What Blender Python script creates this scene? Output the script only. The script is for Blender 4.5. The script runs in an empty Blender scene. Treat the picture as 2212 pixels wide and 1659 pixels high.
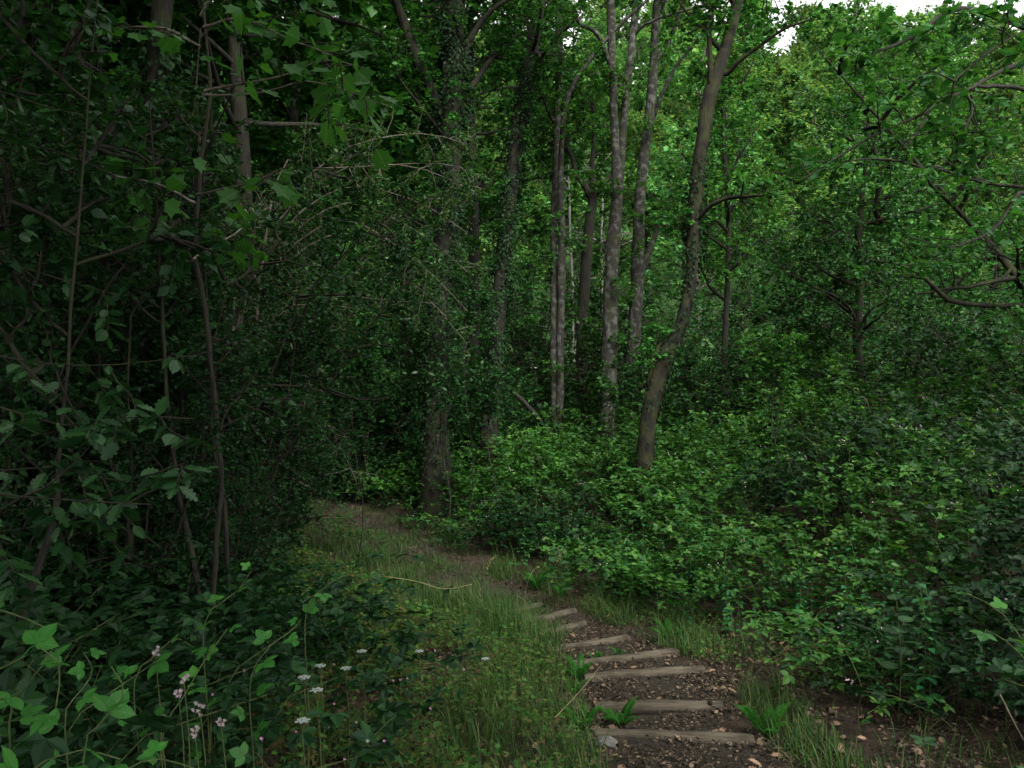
import bpy, math
import numpy as np
from mathutils import Matrix, Vector

S = bpy.context.scene
COL = S.collection
PI = math.pi

# ------------------------------------------------------------------ camera
CAMZ = 1.6
F = 1720.0                       # focal length in units of a 2212 px wide frame
cam = bpy.data.objects.new('camera', bpy.data.cameras.new('camera'))
cam.data.sensor_width = 36.0
cam.data.lens = 36.0 * F / 2212.0
cam.data.clip_start = 0.05
cam.data.clip_end = 800.0
cam.location = (0, 0, CAMZ)
cam.rotation_euler = (PI / 2, 0, 0)
COL.objects.link(cam)
S.camera = cam

# ------------------------------------------------------------------ sky, sun, exposure
SUN_EL, SUN_AZ = math.radians(50), math.radians(160)
world = bpy.data.worlds.new("World")
S.world = world
world.use_nodes = True
wn, wl = world.node_tree.nodes, world.node_tree.links
wn.clear()
wo = wn.new('ShaderNodeOutputWorld')
bg = wn.new('ShaderNodeBackground')
sky = wn.new('ShaderNodeTexSky')
sky.sky_type = 'NISHITA'
sky.sun_disc = False
sky.sun_elevation = SUN_EL
sky.sun_rotation = SUN_AZ
sky.air_density = 1.0
sky.dust_density = 2.0
hs = wn.new('ShaderNodeHueSaturation')
hs.inputs['Saturation'].default_value = 0.03      # overcast: almost white
wl.new(sky.outputs[0], hs.inputs['Color'])
wl.new(hs.outputs[0], bg.inputs['Color'])
wl.new(bg.outputs[0], wo.inputs['Surface'])
bg.inputs['Strength'].default_value = 0.12
sun = bpy.data.objects.new('sun', bpy.data.lights.new('sun', 'SUN'))
sun.data.energy = 1.5
sun.data.angle = math.radians(30)
sun.data.color = (1.0, 0.97, 0.92)
# the sky texture's sun_rotation turns clockwise from +Y
sd = Vector((math.sin(SUN_AZ) * math.cos(SUN_EL), math.cos(SUN_AZ) * math.cos(SUN_EL), math.sin(SUN_EL)))
sun.rotation_euler = sd.to_track_quat('Z', 'Y').to_euler()
COL.objects.link(sun)
vs = S.view_settings
vs.view_transform = 'Standard'
vs.look = 'None'
vs.gamma = 1.0
vs.use_curve_mapping = False
vs.exposure = 2.3
S.cycles.max_bounces = 8
S.cycles.diffuse_bounces = 4
S.cycles.glossy_bounces = 2
S.cycles.transmission_bounces = 4
S.cycles.transparent_max_bounces = 4
S.cycles.use_denoising = True

# ------------------------------------------------------------------ maths helpers
def norm(a):
    return a / np.maximum(np.linalg.norm(a, axis=-1, keepdims=True), 1e-9)

Z = np.array([0, 0, 1.0])

def at(px, py, Y):
    """the world point seen at (px, py) of the 2212 x 1659 frame at distance Y"""
    return np.array([(px - 1106) / F * Y, Y, CAMZ - (py - 829.5) / F * Y])

_cy = np.array([-30, -2, 0, 3, 5.6, 6.3, 7.2, 7.8, 8.4, 9, 9.7, 11.5, 15, 17.5, 22, 40])
_cx = np.array([.8, .9, 1.0, 1.15, 1.16, 1.2, 1.15, 1.02, .80, .55, .30, -.75, -2.5, -4.4, -9., -22])
def xc(y):
    return np.interp(y, _cy, _cx)
_by = np.array([-60, -5, 0, 2, 5.6, 10, 12, 17.5, 25, 31, 36, 44, 72, 78, 140])
_bz = np.array([.6, .35, 0, -.28, -.88, -1.25, -1.25, -.92, -.55, 0.3, 2.4, 7.2, 24.5, 26.6, 29.])
def ground(x, y):
    x = np.asarray(x, float); y = np.asarray(y, float)
    b = (np.interp(y - .5, _by, _bz) + np.interp(y, _by, _bz) + np.interp(y + .5, _by, _bz)) / 3
    d = x - xc(y)
    near = np.clip((45 - y) / 15, 0, 1)
    b = b + near * np.clip(.12 * (np.clip(d, 0, None) - .8), 0, 1.6)
    b = b + near * np.clip(.15 * (np.clip(-d, 0, None) - .8), 0, .7)
    b = b + .03 * np.sin(x * 1.7 + .6 * y) * np.sin(y * 1.3 - x * .4) + .012 * np.sin(x * 5.1) * np.sin(y * 4.3)
    return b

def hit(px, py, lift=0.0):
    """where the sight line through a pixel meets the ground"""
    ys = np.arange(1.0, 60, .01)
    x = (px - 1106) / F * ys
    z = CAMZ - (py - 829.5) / F * ys
    g = ground(x, ys) + lift
    i = int(np.argmax(z <= g))
    return np.array([x[i], ys[i], g[i]])

def smooth_line(pts, n):
    """Catmull-Rom through pts (k,d) resampled to n points"""
    p = np.asarray(pts, float)
    if len(p) == 2:
        t = np.linspace(0, 1, n)[:, None]
        return p[0] * (1 - t) + p[1] * t
    q = np.vstack([2 * p[0] - p[1], p, 2 * p[-1] - p[-2]])
    seg = np.concatenate([[0], np.cumsum(np.linalg.norm(np.diff(p[:, :3], axis=0), axis=1) + 1e-9)])
    u = np.interp(np.linspace(0, seg[-1], n), seg, np.arange(len(p)))
    i = np.minimum(u.astype(int), len(p) - 2)
    t = (u - i)[:, None]
    a, b, c, d = q[i], q[i + 1], q[i + 2], q[i + 3]
    return .5 * ((2 * b) + (c - a) * t + (2 * a - 5 * b + 4 * c - d) * t ** 2 + (3 * b - a - 3 * c + d) * t ** 3)

# ------------------------------------------------------------------ geometry collector
class Geo:
    def __init__(self, track=False):
        self.v, self.f, self.n = [], [], 0
        self.co = [] if track else None
    def add(self, V, faces, mi=0, smooth=False):
        """faces: list of (n,k) int arrays"""
        V = np.asarray(V, float).reshape(-1, 3)
        for fa in faces:
            fa = np.asarray(fa, np.int64)
            if len(fa):
                self.f.append((fa + self.n, mi, smooth))
        self.v.append(V)
        self.n += len(V)
    def leaves(self, pos, axis, nrm, size, tmpl, width=None, mi=0):
        pos = np.asarray(pos, float)
        if len(pos) == 0:
            return
        y = norm(axis)
        z = norm(nrm - (nrm * y).sum(-1, keepdims=True) * y)
        x = np.cross(y, z)
        T, polys = tmpl
        s = np.broadcast_to(np.asarray(size, float), (len(pos),))[:, None, None]
        w = 1.0 if width is None else width[:, None, None]
        V = pos[:, None] + s * (T[None, :, 0:1] * w * x[:, None] + T[None, :, 1:2] * y[:, None] + T[None, :, 2:3] * z[:, None])
        k = len(T)
        if self.co is not None:
            self.co.append(np.tile(T - np.array([0, T[:, 1].min(), 0]), (len(pos), 1)))
        off = (np.arange(len(pos)) * k)[:, None, None]
        self.add(V.reshape(-1, 3), [(np.asarray(p)[None] + off).reshape(-1, np.asarray(p).shape[1]) for p in polys], mi)
    def tubes(self, P, R, sides=4, mi=0, smooth=True, cap=False):
        """P (m,n,3) lines, R (m,n) radii"""
        P = np.asarray(P, float); R = np.asarray(R, float)
        if P.ndim == 2:
            P, R = P[None], R[None]
        m, n, _ = P.shape
        if m == 0:
            return
        T = norm(np.gradient(P, axis=1))
        ref = np.where(np.abs(T[:, :1, 2:3]) > .8, np.array([1., 0, 0]), Z)
        U = norm(np.cross(T, ref)); W = np.cross(T, U)
        a = np.arange(sides) / sides * 2 * PI
        V = P[:, :, None] + R[:, :, None, None] * (np.cos(a)[None, None, :, None] * U[:, :, None] + np.sin(a)[None, None, :, None] * W[:, :, None])
        idx = np.arange(m * n * sides).reshape(m, n, sides)
        q = np.stack([idx[:, :-1], np.roll(idx, -1, 2)[:, :-1], np.roll(idx, -1, 2)[:, 1:], idx[:, 1:]], -1).reshape(-1, 4)
        fs = [q]
        if self.co is not None:
            self.co.append(np.full((m * n * sides, 3), 9.0))
        if cap:
            fs += [idx[:, 0, ::-1], idx[:, -1]]
        self.add(V.reshape(-1, 3), fs, mi, smooth)
    def build(self, name, mats, parent=None, origin=None):
        V = np.concatenate(self.v) if self.v else np.zeros((0, 3))
        if origin is not None:
            V = V - np.asarray(origin)
        me = bpy.data.meshes.new(name)
        me.vertices.add(len(V))
        me.vertices.foreach_set('co', V.astype(np.float32).ravel())
        tot = np.concatenate([np.full(len(f), f.shape[1]) for f, _, _ in self.f])
        loops = np.concatenate([f.ravel() for f, _, _ in self.f])
        if self.co is not None:
            me.attributes.new('leaf_co', 'FLOAT_VECTOR', 'POINT').data.foreach_set('vector', np.concatenate(self.co).astype(np.float32).ravel())
        me.loops.add(len(loops))
        me.loops.foreach_set('vertex_index', loops.astype(np.int32))
        me.polygons.add(len(tot))
        me.polygons.foreach_set('loop_start', (np.cumsum(tot) - tot).astype(np.int32))
        me.polygons.foreach_set('material_index', np.concatenate([np.full(len(f), mi) for f, mi, _ in self.f]).astype(np.int32))
        sm = np.concatenate([np.full(len(f), s) for f, _, s in self.f])
        me.update(calc_edges=True)
        if sm.any():
            me.polygons.foreach_set('use_smooth', sm)
        for m in (mats if isinstance(mats, (list, tuple)) else [mats]):
            me.materials.append(m)
        o = bpy.data.objects.new(name, me)
        COL.objects.link(o)
        if name in ('branches', 'twigs', 'stems'):
            o['kind'] = 'stuff'
        if parent is not None:
            o.parent = parent
        elif origin is not None:
            o.location = origin
        return o

def thing(name, label, cat, loc=(0, 0, 0), group=None):
    o = bpy.data.objects.new(name, None)
    o.empty_display_size = .1
    COL.objects.link(o)
    o.location = tuple(float(a) for a in loc)
    return tag(o, label, cat, group)

def tag(o, label=None, cat=None, group=None, kind=None):
    if label: o['label'] = label
    if cat: o['category'] = cat
    if group: o['group'] = group
    if kind: o['kind'] = kind
    return o

def copy_tree(o, parent=None):
    c = o.copy()
    COL.objects.link(c)
    if parent is not None:
        c.parent = parent
    for ch in o.children:
        copy_tree(ch, c)
    return c

# ------------------------------------------------------------------ leaf shapes (x side, y along, z up; unit length)
def A(*r): return np.array(r, float)
DIAMOND = (A((0, 0, 0), (.33, .45, .07), (0, 1, -.06), (-.33, .45, .07)), [A((0, 1, 2), (0, 2, 3)).astype(int)])
OVATE = (A((0, 0, 0), (.26, .22, .06), (.33, .52, .07), (0, 1, -.12), (-.33, .52, .07), (-.26, .22, .06), (0, .55, 0)),
         [np.array([(0, 1, 2, 6), (0, 6, 4, 5)]), np.array([(6, 2, 3), (6, 3, 4)])])
HEX = (A((0, 0, 0), (.27, .26, .06), (.31, .58, .05), (0, 1, -.12), (-.31, .58, .05), (-.27, .26, .06)),
       [np.array([(0, 1, 2, 3), (0, 3, 4, 5)])])
NARROW = (A((0, 0, 0), (.2, .3, .05), (.16, .62, .03), (0, 1, -.16), (-.16, .62, .03), (-.2, .3, .05)),
          [np.array([(0, 1, 2, 3), (0, 3, 4, 5)])])

def lobed(rad, cy=.42, n=None, cup=.12):
    """a leaf from a half outline of (angle deg from the tip, radius): fan round a centre"""
    pts = [(0, 0, 0)]
    half = [(math.radians(a), r) for a, r in rad]
    right = [(math.sin(a) * r, cy + math.cos(a) * r) for a, r in half if a > 0.001]
    left = [(-x, y) for x, y in right[::-1]]
    tip = [(0, cy + half[0][1])]
    ring = tip + right + [(0, .0)] + left
    V = [(0, cy, 0)] + [(x, y, cup * (abs(x)) - .12 * max(0, y - cy) ** 2) for x, y in ring]
    k = len(ring)
    fs = [(0, i + 1, (i + 1) % k + 1)[::-1] for i in range(k)]
    return (np.array(V), [np.array(fs)])
MAPLE = lobed([(0, .6), (9, .44), (15, .46), (24, .36), (38, .46), (46, .48), (53, .60), (62, .46), (74, .40), (84, .34), (98, .40), (112, .42), (128, .30), (150, .34), (168, .36)], cy=.4)
OAKLEAF = lobed([(0, .55), (14, .5), (20, .34), (30, .40), (42, .36), (46, .22), (64, .30), (84, .28), (92, .18), (120, .26), (140, .30), (160, .34)], cy=.45)
HAZELLEAF = lobed([(0, .58), (8, .46), (14, .46), (22, .42), (32, .42), (44, .40), (58, .40), (74, .40), (95, .40), (118, .42), (138, .44), (156, .44)], cy=.45)
SERRATE = lobed([(0, .58), (7, .46), (12, .47), (19, .40), (26, .41), (36, .35), (46, .36), (60, .32), (74, .33), (92, .30), (110, .33), (132, .36), (155, .40)], cy=.42)
HERB = (A((0, 0, 0), (.18, .45, .04), (0, 1, -.05), (-.18, .45, .04), (.55, .75, .02), (.42, .28, .05), (-.55, .75, .02), (-.42, .28, .05)),
        [np.array([(0, 1, 2), (0, 2, 3), (0, 5, 4), (0, 4, 1), (0, 3, 6), (0, 6, 7)])])
_HERB_OLD = lobed([(0, .5), (12, .34), (22, .16), (38, .36), (52, .4), (62, .2), (80, .12), (100, .34), (116, .4), (130, .18), (160, .3)], cy=.35)

def leaf_shape_geo(tmpls):
    """one compound leaf: list of (template, pos, axis, size) lying in the xy plane"""
    g = Geo()
    for t, p, ax, s in tmpls:
        g.leaves(np.array([p], float), np.array([ax], float), np.array([[0, 0, 1.]]), s, t)
    return g

# ------------------------------------------------------------------ materials
def newmat(name):
    m = bpy.data.materials.new(name)
    m.use_nodes = True
    nt = m.node_tree
    nt.nodes.clear()
    out = nt.nodes.new('ShaderNodeOutputMaterial')
    return m, nt, out

def ramp(nt, src, cols, stops=None):
    r = nt.nodes.new('ShaderNodeValToRGB')
    e = r.color_ramp.elements
    stops = stops or [i / (len(cols) - 1) for i in range(len(cols))]
    e[0].position = stops[0]; e[1].position = stops[-1]
    for s in stops[1:-1]:
        e.new(s)
    for el, c in zip(e, cols):
        el.color = (*c, 1)
    nt.links.new(src, r.inputs[0])
    return r.outputs[0]

def leafmat(name, cols, trans=.35, rough=.45, spec=.35, vary=.25, glow=(1.3, 1.25, .6), hue=0.0, veins=False):
    m, nt, out = newmat(name)
    N, L = nt.nodes, nt.links
    geo = N.new('ShaderNodeNewGeometry')
    c = ramp(nt, geo.outputs['Random Per Island'], cols)
    tc = N.new('ShaderNodeTexCoord')
    nz = N.new('ShaderNodeTexNoise')
    nz.inputs['Scale'].default_value = 1.1
    nz.inputs['Detail'].default_value = 3
    L.new(tc.outputs['Object'], nz.inputs['Vector'])
    oi = N.new('ShaderNodeObjectInfo')
    ad = N.new('ShaderNodeMath'); ad.operation = 'MULTIPLY_ADD'
    L.new(oi.outputs['Random'], ad.inputs[0]); ad.inputs[1].default_value = .5
    L.new(nz.outputs['Fac'], ad.inputs[2])
    mr = N.new('ShaderNodeMapRange')
    L.new(ad.outputs[0], mr.inputs['Value'])
    mr.inputs['From Min'].default_value = .45; mr.inputs['From Max'].default_value = 1.05
    mr.inputs['To Min'].default_value = 1 - vary; mr.inputs['To Max'].default_value = 1 + vary
    h = N.new('ShaderNodeHueSaturation')
    L.new(c, h.inputs['Color'])
    L.new(mr.outputs[0], h.inputs['Value'])
    if hue:
        mh = N.new('ShaderNodeMapRange')
        L.new(oi.outputs['Random'], mh.inputs['Value'])
        mh.inputs['To Min'].default_value = .5 - hue; mh.inputs['To Max'].default_value = .5 + hue
        L.new(mh.outputs[0], h.inputs['Hue'])
    if veins:
        at_ = N.new('ShaderNodeAttribute'); at_.attribute_name = 'leaf_co'
        sx = N.new('ShaderNodeSeparateXYZ'); L.new(at_.outputs['Vector'], sx.inputs[0])
        def mth(op, a, b=None, c=None):
            q = N.new('ShaderNodeMath'); q.operation = op
            for i, v_ in enumerate((a, b, c)):
                if v_ is None: continue
                if isinstance(v_, (int, float)): q.inputs[i].default_value = v_
                else: L.new(v_, q.inputs[i])
            return q.outputs[0]
        ax_ = mth('ABSOLUTE', sx.outputs[0])
        rib = mth('LESS_THAN', ax_, .016)
        st_ = mth('FRACT', mth('MULTIPLY', mth('MULTIPLY_ADD', ax_, -.75, sx.outputs[1]), 8.0))
        side = mth('MULTIPLY', mth('LESS_THAN', mth('ABSOLUTE', mth('SUBTRACT', st_, .5)), .10), .55)
        tot = mth('MAXIMUM', rib, side)
        vx = N.new('ShaderNodeMix'); vx.data_type = 'RGBA'
        L.new(mth('MULTIPLY', tot, .45), vx.inputs['Factor']); L.new(h.outputs[0], vx.inputs['A'])
        vx.inputs['B'].default_value = (.10, .19, .06, 1)
        n3 = N.new('ShaderNodeTexNoise'); n3.inputs['Scale'].default_value = 6; n3.inputs['Detail'].default_value = 4
        av = N.new('ShaderNodeVectorMath'); av.operation = 'ADD'
        L.new(tc.outputs['Object'], av.inputs[0]); L.new(oi.outputs['Random'], av.inputs[1])
        L.new(av.outputs[0], n3.inputs['Vector'])
        vb = N.new('ShaderNodeMix'); vb.data_type = 'RGBA'
        r3 = N.new('ShaderNodeMapRange'); L.new(n3.outputs['Fac'], r3.inputs['Value'])
        r3.inputs['From Min'].default_value = .60; r3.inputs['From Max'].default_value = .72; r3.inputs['To Max'].default_value = .6
        L.new(r3.outputs[0], vb.inputs['Factor']); L.new(vx.outputs['Result'], vb.inputs['A'])
        vb.inputs['B'].default_value = (.055, .06, .016, 1)
        class _O: outputs = [vb.outputs['Result']]
        h = _O
    p = N.new('ShaderNodeBsdfPrincipled')
    L.new(h.outputs[0], p.inputs['Base Color'])
    p.inputs['Roughness'].default_value = rough
    p.inputs['Specular IOR Level'].default_value = spec
    t = N.new('ShaderNodeBsdfTranslucent')
    mx = N.new('ShaderNodeMix'); mx.data_type = 'RGBA'; mx.blend_type = 'MULTIPLY'
    mx.inputs['Factor'].default_value = 1
    L.new(h.outputs[0], mx.inputs['A'])
    mx.inputs['B'].default_value = (*glow, 1)
    L.new(mx.outputs['Result'], t.inputs['Color'])
    ms = N.new('ShaderNodeMixShader')
    ms.inputs[0].default_value = trans
    L.new(p.outputs[0], ms.inputs[1]); L.new(t.outputs[0], ms.inputs[2])
    L.new(ms.outputs[0], out.inputs['Surface'])
    return m

def barkmat(name, dark, light, moss=0.0, lichen=0.0, scale=6.0):
    m, nt, out = newmat(name)
    N, L = nt.nodes, nt.links
    tc = N.new('ShaderNodeTexCoord')
    mp = N.new('ShaderNodeMapping')
    mp.inputs['Scale'].default_value = (1, 1, .22)
    L.new(tc.outputs['Object'], mp.inputs['Vector'])
    nz = N.new('ShaderNodeTexNoise')
    nz.inputs['Scale'].default_value = scale * 3; nz.inputs['Detail'].default_value = 6
    nz.inputs['Roughness'].default_value = .7
    L.new(mp.outputs[0], nz.inputs['Vector'])
    vo = N.new('ShaderNodeTexVoronoi'); vo.feature = 'DISTANCE_TO_EDGE'
    vo.inputs['Scale'].default_value = scale * 3.5
    L.new(mp.outputs[0], vo.inputs['Vector'])
    md = N.new('ShaderNodeMath'); md.operation = 'MULTIPLY_ADD'
    L.new(vo.outputs[0], md.inputs[0]); md.inputs[1].default_value = .7
    L.new(nz.outputs['Fac'], md.inputs[2])
    c = ramp(nt, md.outputs[0], [dark, [(a + b) / 2 for a, b in zip(dark, light)], light], [.35, .55, .85])
    def over(col, colour, amount, sc, seedoff, lo, hi):
        n2 = N.new('ShaderNodeTexNoise')
        n2.inputs['Scale'].default_value = sc; n2.inputs['Detail'].default_value = 5
        mp2 = N.new('ShaderNodeMapping'); mp2.inputs['Location'].default_value = (seedoff, seedoff * 2, 0)
        L.new(tc.outputs['Object'], mp2.inputs['Vector']); L.new(mp2.outputs[0], n2.inputs['Vector'])
        r = N.new('ShaderNodeMapRange')
        L.new(n2.outputs['Fac'], r.inputs['Value'])
        r.inputs['From Min'].default_value = lo; r.inputs['From Max'].default_value = hi
        r.inputs['To Max'].default_value = amount
        x = N.new('ShaderNodeMix'); x.data_type = 'RGBA'
        L.new(r.outputs[0], x.inputs['Factor']); L.new(col, x.inputs['A'])
        x.inputs['B'].default_value = (*colour, 1)
        return x.outputs['Result']
    if lichen:
        c = over(c, (.24, .26, .22), lichen, 9, 3.1, .50, .62)
    if moss:
        c = over(c, (.028, .033, .009), moss, 4.5, 7.7, .46, .62)
    p = N.new('ShaderNodeBsdfPrincipled')
    L.new(c, p.inputs['Base Color'])
    p.inputs['Roughness'].default_value = .9
    p.inputs['Specular IOR Level'].default_value = .15
    b = N.new('ShaderNodeBump')
    b.inputs['Strength'].default_value = .8; b.inputs['Distance'].default_value = .02
    L.new(md.outputs[0], b.inputs['Height']); L.new(b.outputs[0], p.inputs['Normal'])
    L.new(p.outputs[0], out.inputs['Surface'])
    return m

def soilmat(name, cols, scale=9.0):
    m, nt, out = newmat(name)
    N, L = nt.nodes, nt.links
    tc = N.new('ShaderNodeTexCoord')
    n1 = N.new('ShaderNodeTexNoise'); n1.inputs['Scale'].default_value = scale; n1.inputs['Detail'].default_value = 8
    n1.inputs['Roughness'].default_value = .75
    L.new(tc.outputs['Object'], n1.inputs['Vector'])
    v = N.new('ShaderNodeTexVoronoi'); v.inputs['Scale'].default_value = scale * 6
    L.new(tc.outputs['Object'], v.inputs['Vector'])
    md = N.new('ShaderNodeMath'); md.operation = 'MULTIPLY_ADD'
    L.new(v.outputs['Color'], md.inputs[0]); md.inputs[1].default_value = .45
    L.new(n1.outputs['Fac'], md.inputs[2])
    c = ramp(nt, md.outputs[0], cols)
    p = N.new('ShaderNodeBsdfPrincipled')
    L.new(c, p.inputs['Base Color']); p.inputs['Roughness'].default_value = .95
    p.inputs['Specular IOR Level'].default_value = .1
    b = N.new('ShaderNodeBump'); b.inputs['Strength'].default_value = 1; b.inputs['Distance'].default_value = .03
    L.new(md.outputs[0], b.inputs['Height']); L.new(b.outputs[0], p.inputs['Normal'])
    L.new(p.outputs[0], out.inputs['Surface'])
    return m

def plain(name, cols, rough=.6):
    m, nt, out = newmat(name)
    geo = nt.nodes.new('ShaderNodeNewGeometry')
    c = ramp(nt, geo.outputs['Random Per Island'], cols)
    p = nt.nodes.new('ShaderNodeBsdfPrincipled')
    nt.links.new(c, p.inputs['Base Color'])
    p.inputs['Roughness'].default_value = rough
    p.inputs['Specular IOR Level'].default_value = .2
    nt.links.new(p.outputs[0], out.inputs['Surface'])
    return m

M = dict(
    oak=leafmat('oak_leaf', [(.013, .058, .014), (.020, .090, .016), (.040, .130, .018)], spec=.12),
    mid=leafmat('wood_leaf', [(.016, .075, .016), (.026, .120, .020), (.075, .165, .022)], trans=.4, spec=.12),
    far=leafmat('hazy_hill_leaf', [(.034, .110, .032), (.064, .170, .048), (.155, .235, .065)], trans=.4, hue=.02, spec=.1, vary=.42),  # distance haze put into the colour: paler, less saturated leaf tones
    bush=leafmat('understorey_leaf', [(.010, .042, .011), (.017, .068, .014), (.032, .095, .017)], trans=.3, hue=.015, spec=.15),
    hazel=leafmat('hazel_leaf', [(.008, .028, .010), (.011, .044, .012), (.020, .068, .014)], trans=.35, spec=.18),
    syc=leafmat('sycamore_leaf', [(.014, .070, .014), (.024, .105, .014), (.042, .135, .014)], trans=.5, spec=.2),
    sycv=leafmat('near_sycamore_leaf', [(.012, .060, .012), (.020, .092, .013), (.036, .120, .014)], trans=.5, spec=.2, veins=True),
    hazelv=leafmat('near_hazel_leaf', [(.009, .032, .012), (.012, .045, .014), (.018, .062, .016)], trans=.3, spec=.25, veins=True),
    brierv=leafmat('near_bramble_leaf', [(.014, .075, .016), (.024, .125, .020), (.040, .165, .020)], trans=.35, spec=.2, veins=True),
    youngv=leafmat('near_young_leaf', [(.030, .15, .020), (.055, .18, .024)], trans=.4, spec=.15, veins=True),
    thorn=leafmat('hawthorn_leaf', [(.013, .042, .012), (.020, .065, .014), (.045, .085, .018)], trans=.3, spec=.15),
    bramble=leafmat('bramble_leaf', [(.012, .064, .012), (.028, .120, .018), (.070, .170, .022)], trans=.35, rough=.5, spec=.22, vary=.4),
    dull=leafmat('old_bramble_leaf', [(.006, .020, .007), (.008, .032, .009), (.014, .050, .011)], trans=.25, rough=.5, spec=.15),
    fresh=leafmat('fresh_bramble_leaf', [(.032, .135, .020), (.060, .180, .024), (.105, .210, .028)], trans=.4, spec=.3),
    young=leafmat('young_leaf', [(.030, .15, .020), (.055, .18, .024)], trans=.4, spec=.15),
    nettle=leafmat('nettle_leaf', [(.012, .085, .026), (.018, .125, .034), (.034, .140, .030)], trans=.3, rough=.5, spec=.3),
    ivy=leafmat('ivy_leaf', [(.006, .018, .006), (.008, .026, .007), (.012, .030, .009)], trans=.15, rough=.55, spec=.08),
    herb=leafmat('herb_leaf', [(.016, .062, .012), (.032, .100, .016), (.060, .120, .020), (.080, .055, .022)], trans=.3, spec=.12),
    grass=leafmat('grass_blade', [(.016, .050, .012), (.030, .080, .016), (.080, .100, .034)], trans=.3, rough=.5, spec=.12),
    straw=leafmat('straw', [(.16, .15, .06), (.24, .21, .10)], trans=.2),
    fern=leafmat('fern_leaf', [(.022, .12, .016), (.040, .16, .020)], trans=.45, spec=.12),
    litter=leafmat('dead_leaf', [(.012, .010, .008), (.026, .021, .015), (.058, .044, .030), (.16, .115, .076)], trans=.05, rough=.8, spec=.12),
    dry=leafmat('dry_leaf', [(.13, .075, .045), (.20, .125, .08), (.27, .18, .12)], trans=.1, rough=.75, spec=.2),
    white=plain('white_petal', [(.22, .27, .22), (.36, .40, .36)]),
    pink=plain('pink_petal', [(.32, .12, .24), (.42, .20, .32)]),
    blush=plain('blush_petal', [(.22, .16, .18), (.36, .29, .30)]),
    bark=barkmat('dark_bark', (.006, .006, .005), (.028, .026, .021), moss=.35),
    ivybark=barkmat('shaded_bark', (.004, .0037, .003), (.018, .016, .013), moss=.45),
    pale=barkmat('pale_bark', (.009, .0085, .007), (.036, .034, .029), moss=.45, lichen=.22, scale=7),
    moss=barkmat('mossy_bark', (.0045, .004, .003), (.017, .015, .011), moss=.6),
    birch=barkmat('birch_bark', (.04, .035, .03), (.26, .25, .22), lichen=.3),
    twig=barkmat('twig_bark', (.007, .0065, .005), (.022, .020, .015), moss=.4),
    paletwig=barkmat('bare_twig_bark', (.04, .034, .026), (.13, .11, .08), lichen=.3),
    stem=barkmat('green_stem', (.035, .05, .018), (.085, .10, .035)),
    cane=barkmat('bramble_cane', (.025, .04, .014), (.07, .09, .03)),
    soil=soilmat('soil', [(.008, .007, .005), (.022, .017, .012), (.050, .036, .026)], 5),
    pathsoil=soilmat('path_soil', [(.009, .008, .006), (.022, .018, .013), (.044, .037, .027)], 9),
    hill=soilmat('hill_grass', [(.012, .028, .010), (.025, .060, .018), (.05, .10, .03)], 1.5),
)

# weathered wood of the step logs
def logmat():
    m, nt, out = newmat('weathered_log')
    N, L = nt.nodes, nt.links
    tc = N.new('ShaderNodeTexCoord')
    mp = N.new('ShaderNodeMapping'); mp.inputs['Scale'].default_value = (1.2, 22, 22)
    L.new(tc.outputs['Object'], mp.inputs['Vector'])
    n1 = N.new('ShaderNodeTexNoise'); n1.inputs['Scale'].default_value = 2.2; n1.inputs['Detail'].default_value = 8
    n1.inputs['Roughness'].default_value = .7
    L.new(mp.outputs[0], n1.inputs['Vector'])
    n2 = N.new('ShaderNodeTexNoise'); n2.inputs['Scale'].default_value = 5; n2.inputs['Detail'].default_value = 4
    L.new(tc.outputs['Object'], n2.inputs['Vector'])
    ad = N.new('ShaderNodeMath'); ad.operation = 'MULTIPLY_ADD'
    L.new(n1.outputs['Fac'], ad.inputs[0]); ad.inputs[1].default_value = .75
    sb = N.new('ShaderNodeMath'); sb.operation = 'MULTIPLY'; sb.inputs[1].default_value = .45
    L.new(n2.outputs['Fac'], sb.inputs[0]); L.new(sb.outputs[0], ad.inputs[2])
    c = ramp(nt, ad.outputs[0], [(.012, .010, .007), (.036, .030, .021), (.070, .059, .042), (.105, .092, .066)], [.35, .52, .65, .85])
    p = N.new('ShaderNodeBsdfPrincipled'); L.new(c, p.inputs['Base Color'])
    p.inputs['Roughness'].default_value = .9; p.inputs['Specular IOR Level'].default_value = .15
    b = N.new('ShaderNodeBump'); b.inputs['Strength'].default_value = .9; b.inputs['Distance'].default_value = .008
    L.new(ad.outputs[0], b.inputs['Height']); L.new(b.outputs[0], p.inputs['Normal'])
    L.new(p.outputs[0], out.inputs['Surface'])
    return m
M['log'] = logmat()

# ------------------------------------------------------------------ growing things
def unit(r, shape):
    return norm(r.normal(size=(*shape, 3)))

def children(r, P, k, length, t0, t1, n, out=.7, up=0.0, wob=.15, var=.45, taper=.5):
    """k child branches of n points on each of the m parent lines P (m,n0,3)"""
    m, n0, _ = P.shape
    t = r.uniform(t0, t1, (m, k))
    f = t * (n0 - 1); i = np.minimum(f.astype(int), n0 - 2); w = (f - i)[..., None]
    mi = np.arange(m)[:, None]
    p = P[mi, i] * (1 - w) + P[mi, i + 1] * w
    T = norm(P[mi, i + 1] - P[mi, i])
    q = unit(r, (m, k)); q = norm(q - (q * T).sum(-1, keepdims=True) * T)
    d = norm(T * (1 - out) + q * out + up * Z)
    ln = length * (1 - var * r.random((m, k))) * (1 - taper * t)
    pts = [p]
    for j in range(n - 1):
        d = norm(d + r.normal(0, wob, (m, k, 3)) + .25 * up * Z)
        p = p + d * (ln / (n - 1))[..., None]
        pts.append(p)
    return np.stack(pts, 2).reshape(m * k, n, 3)

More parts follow.
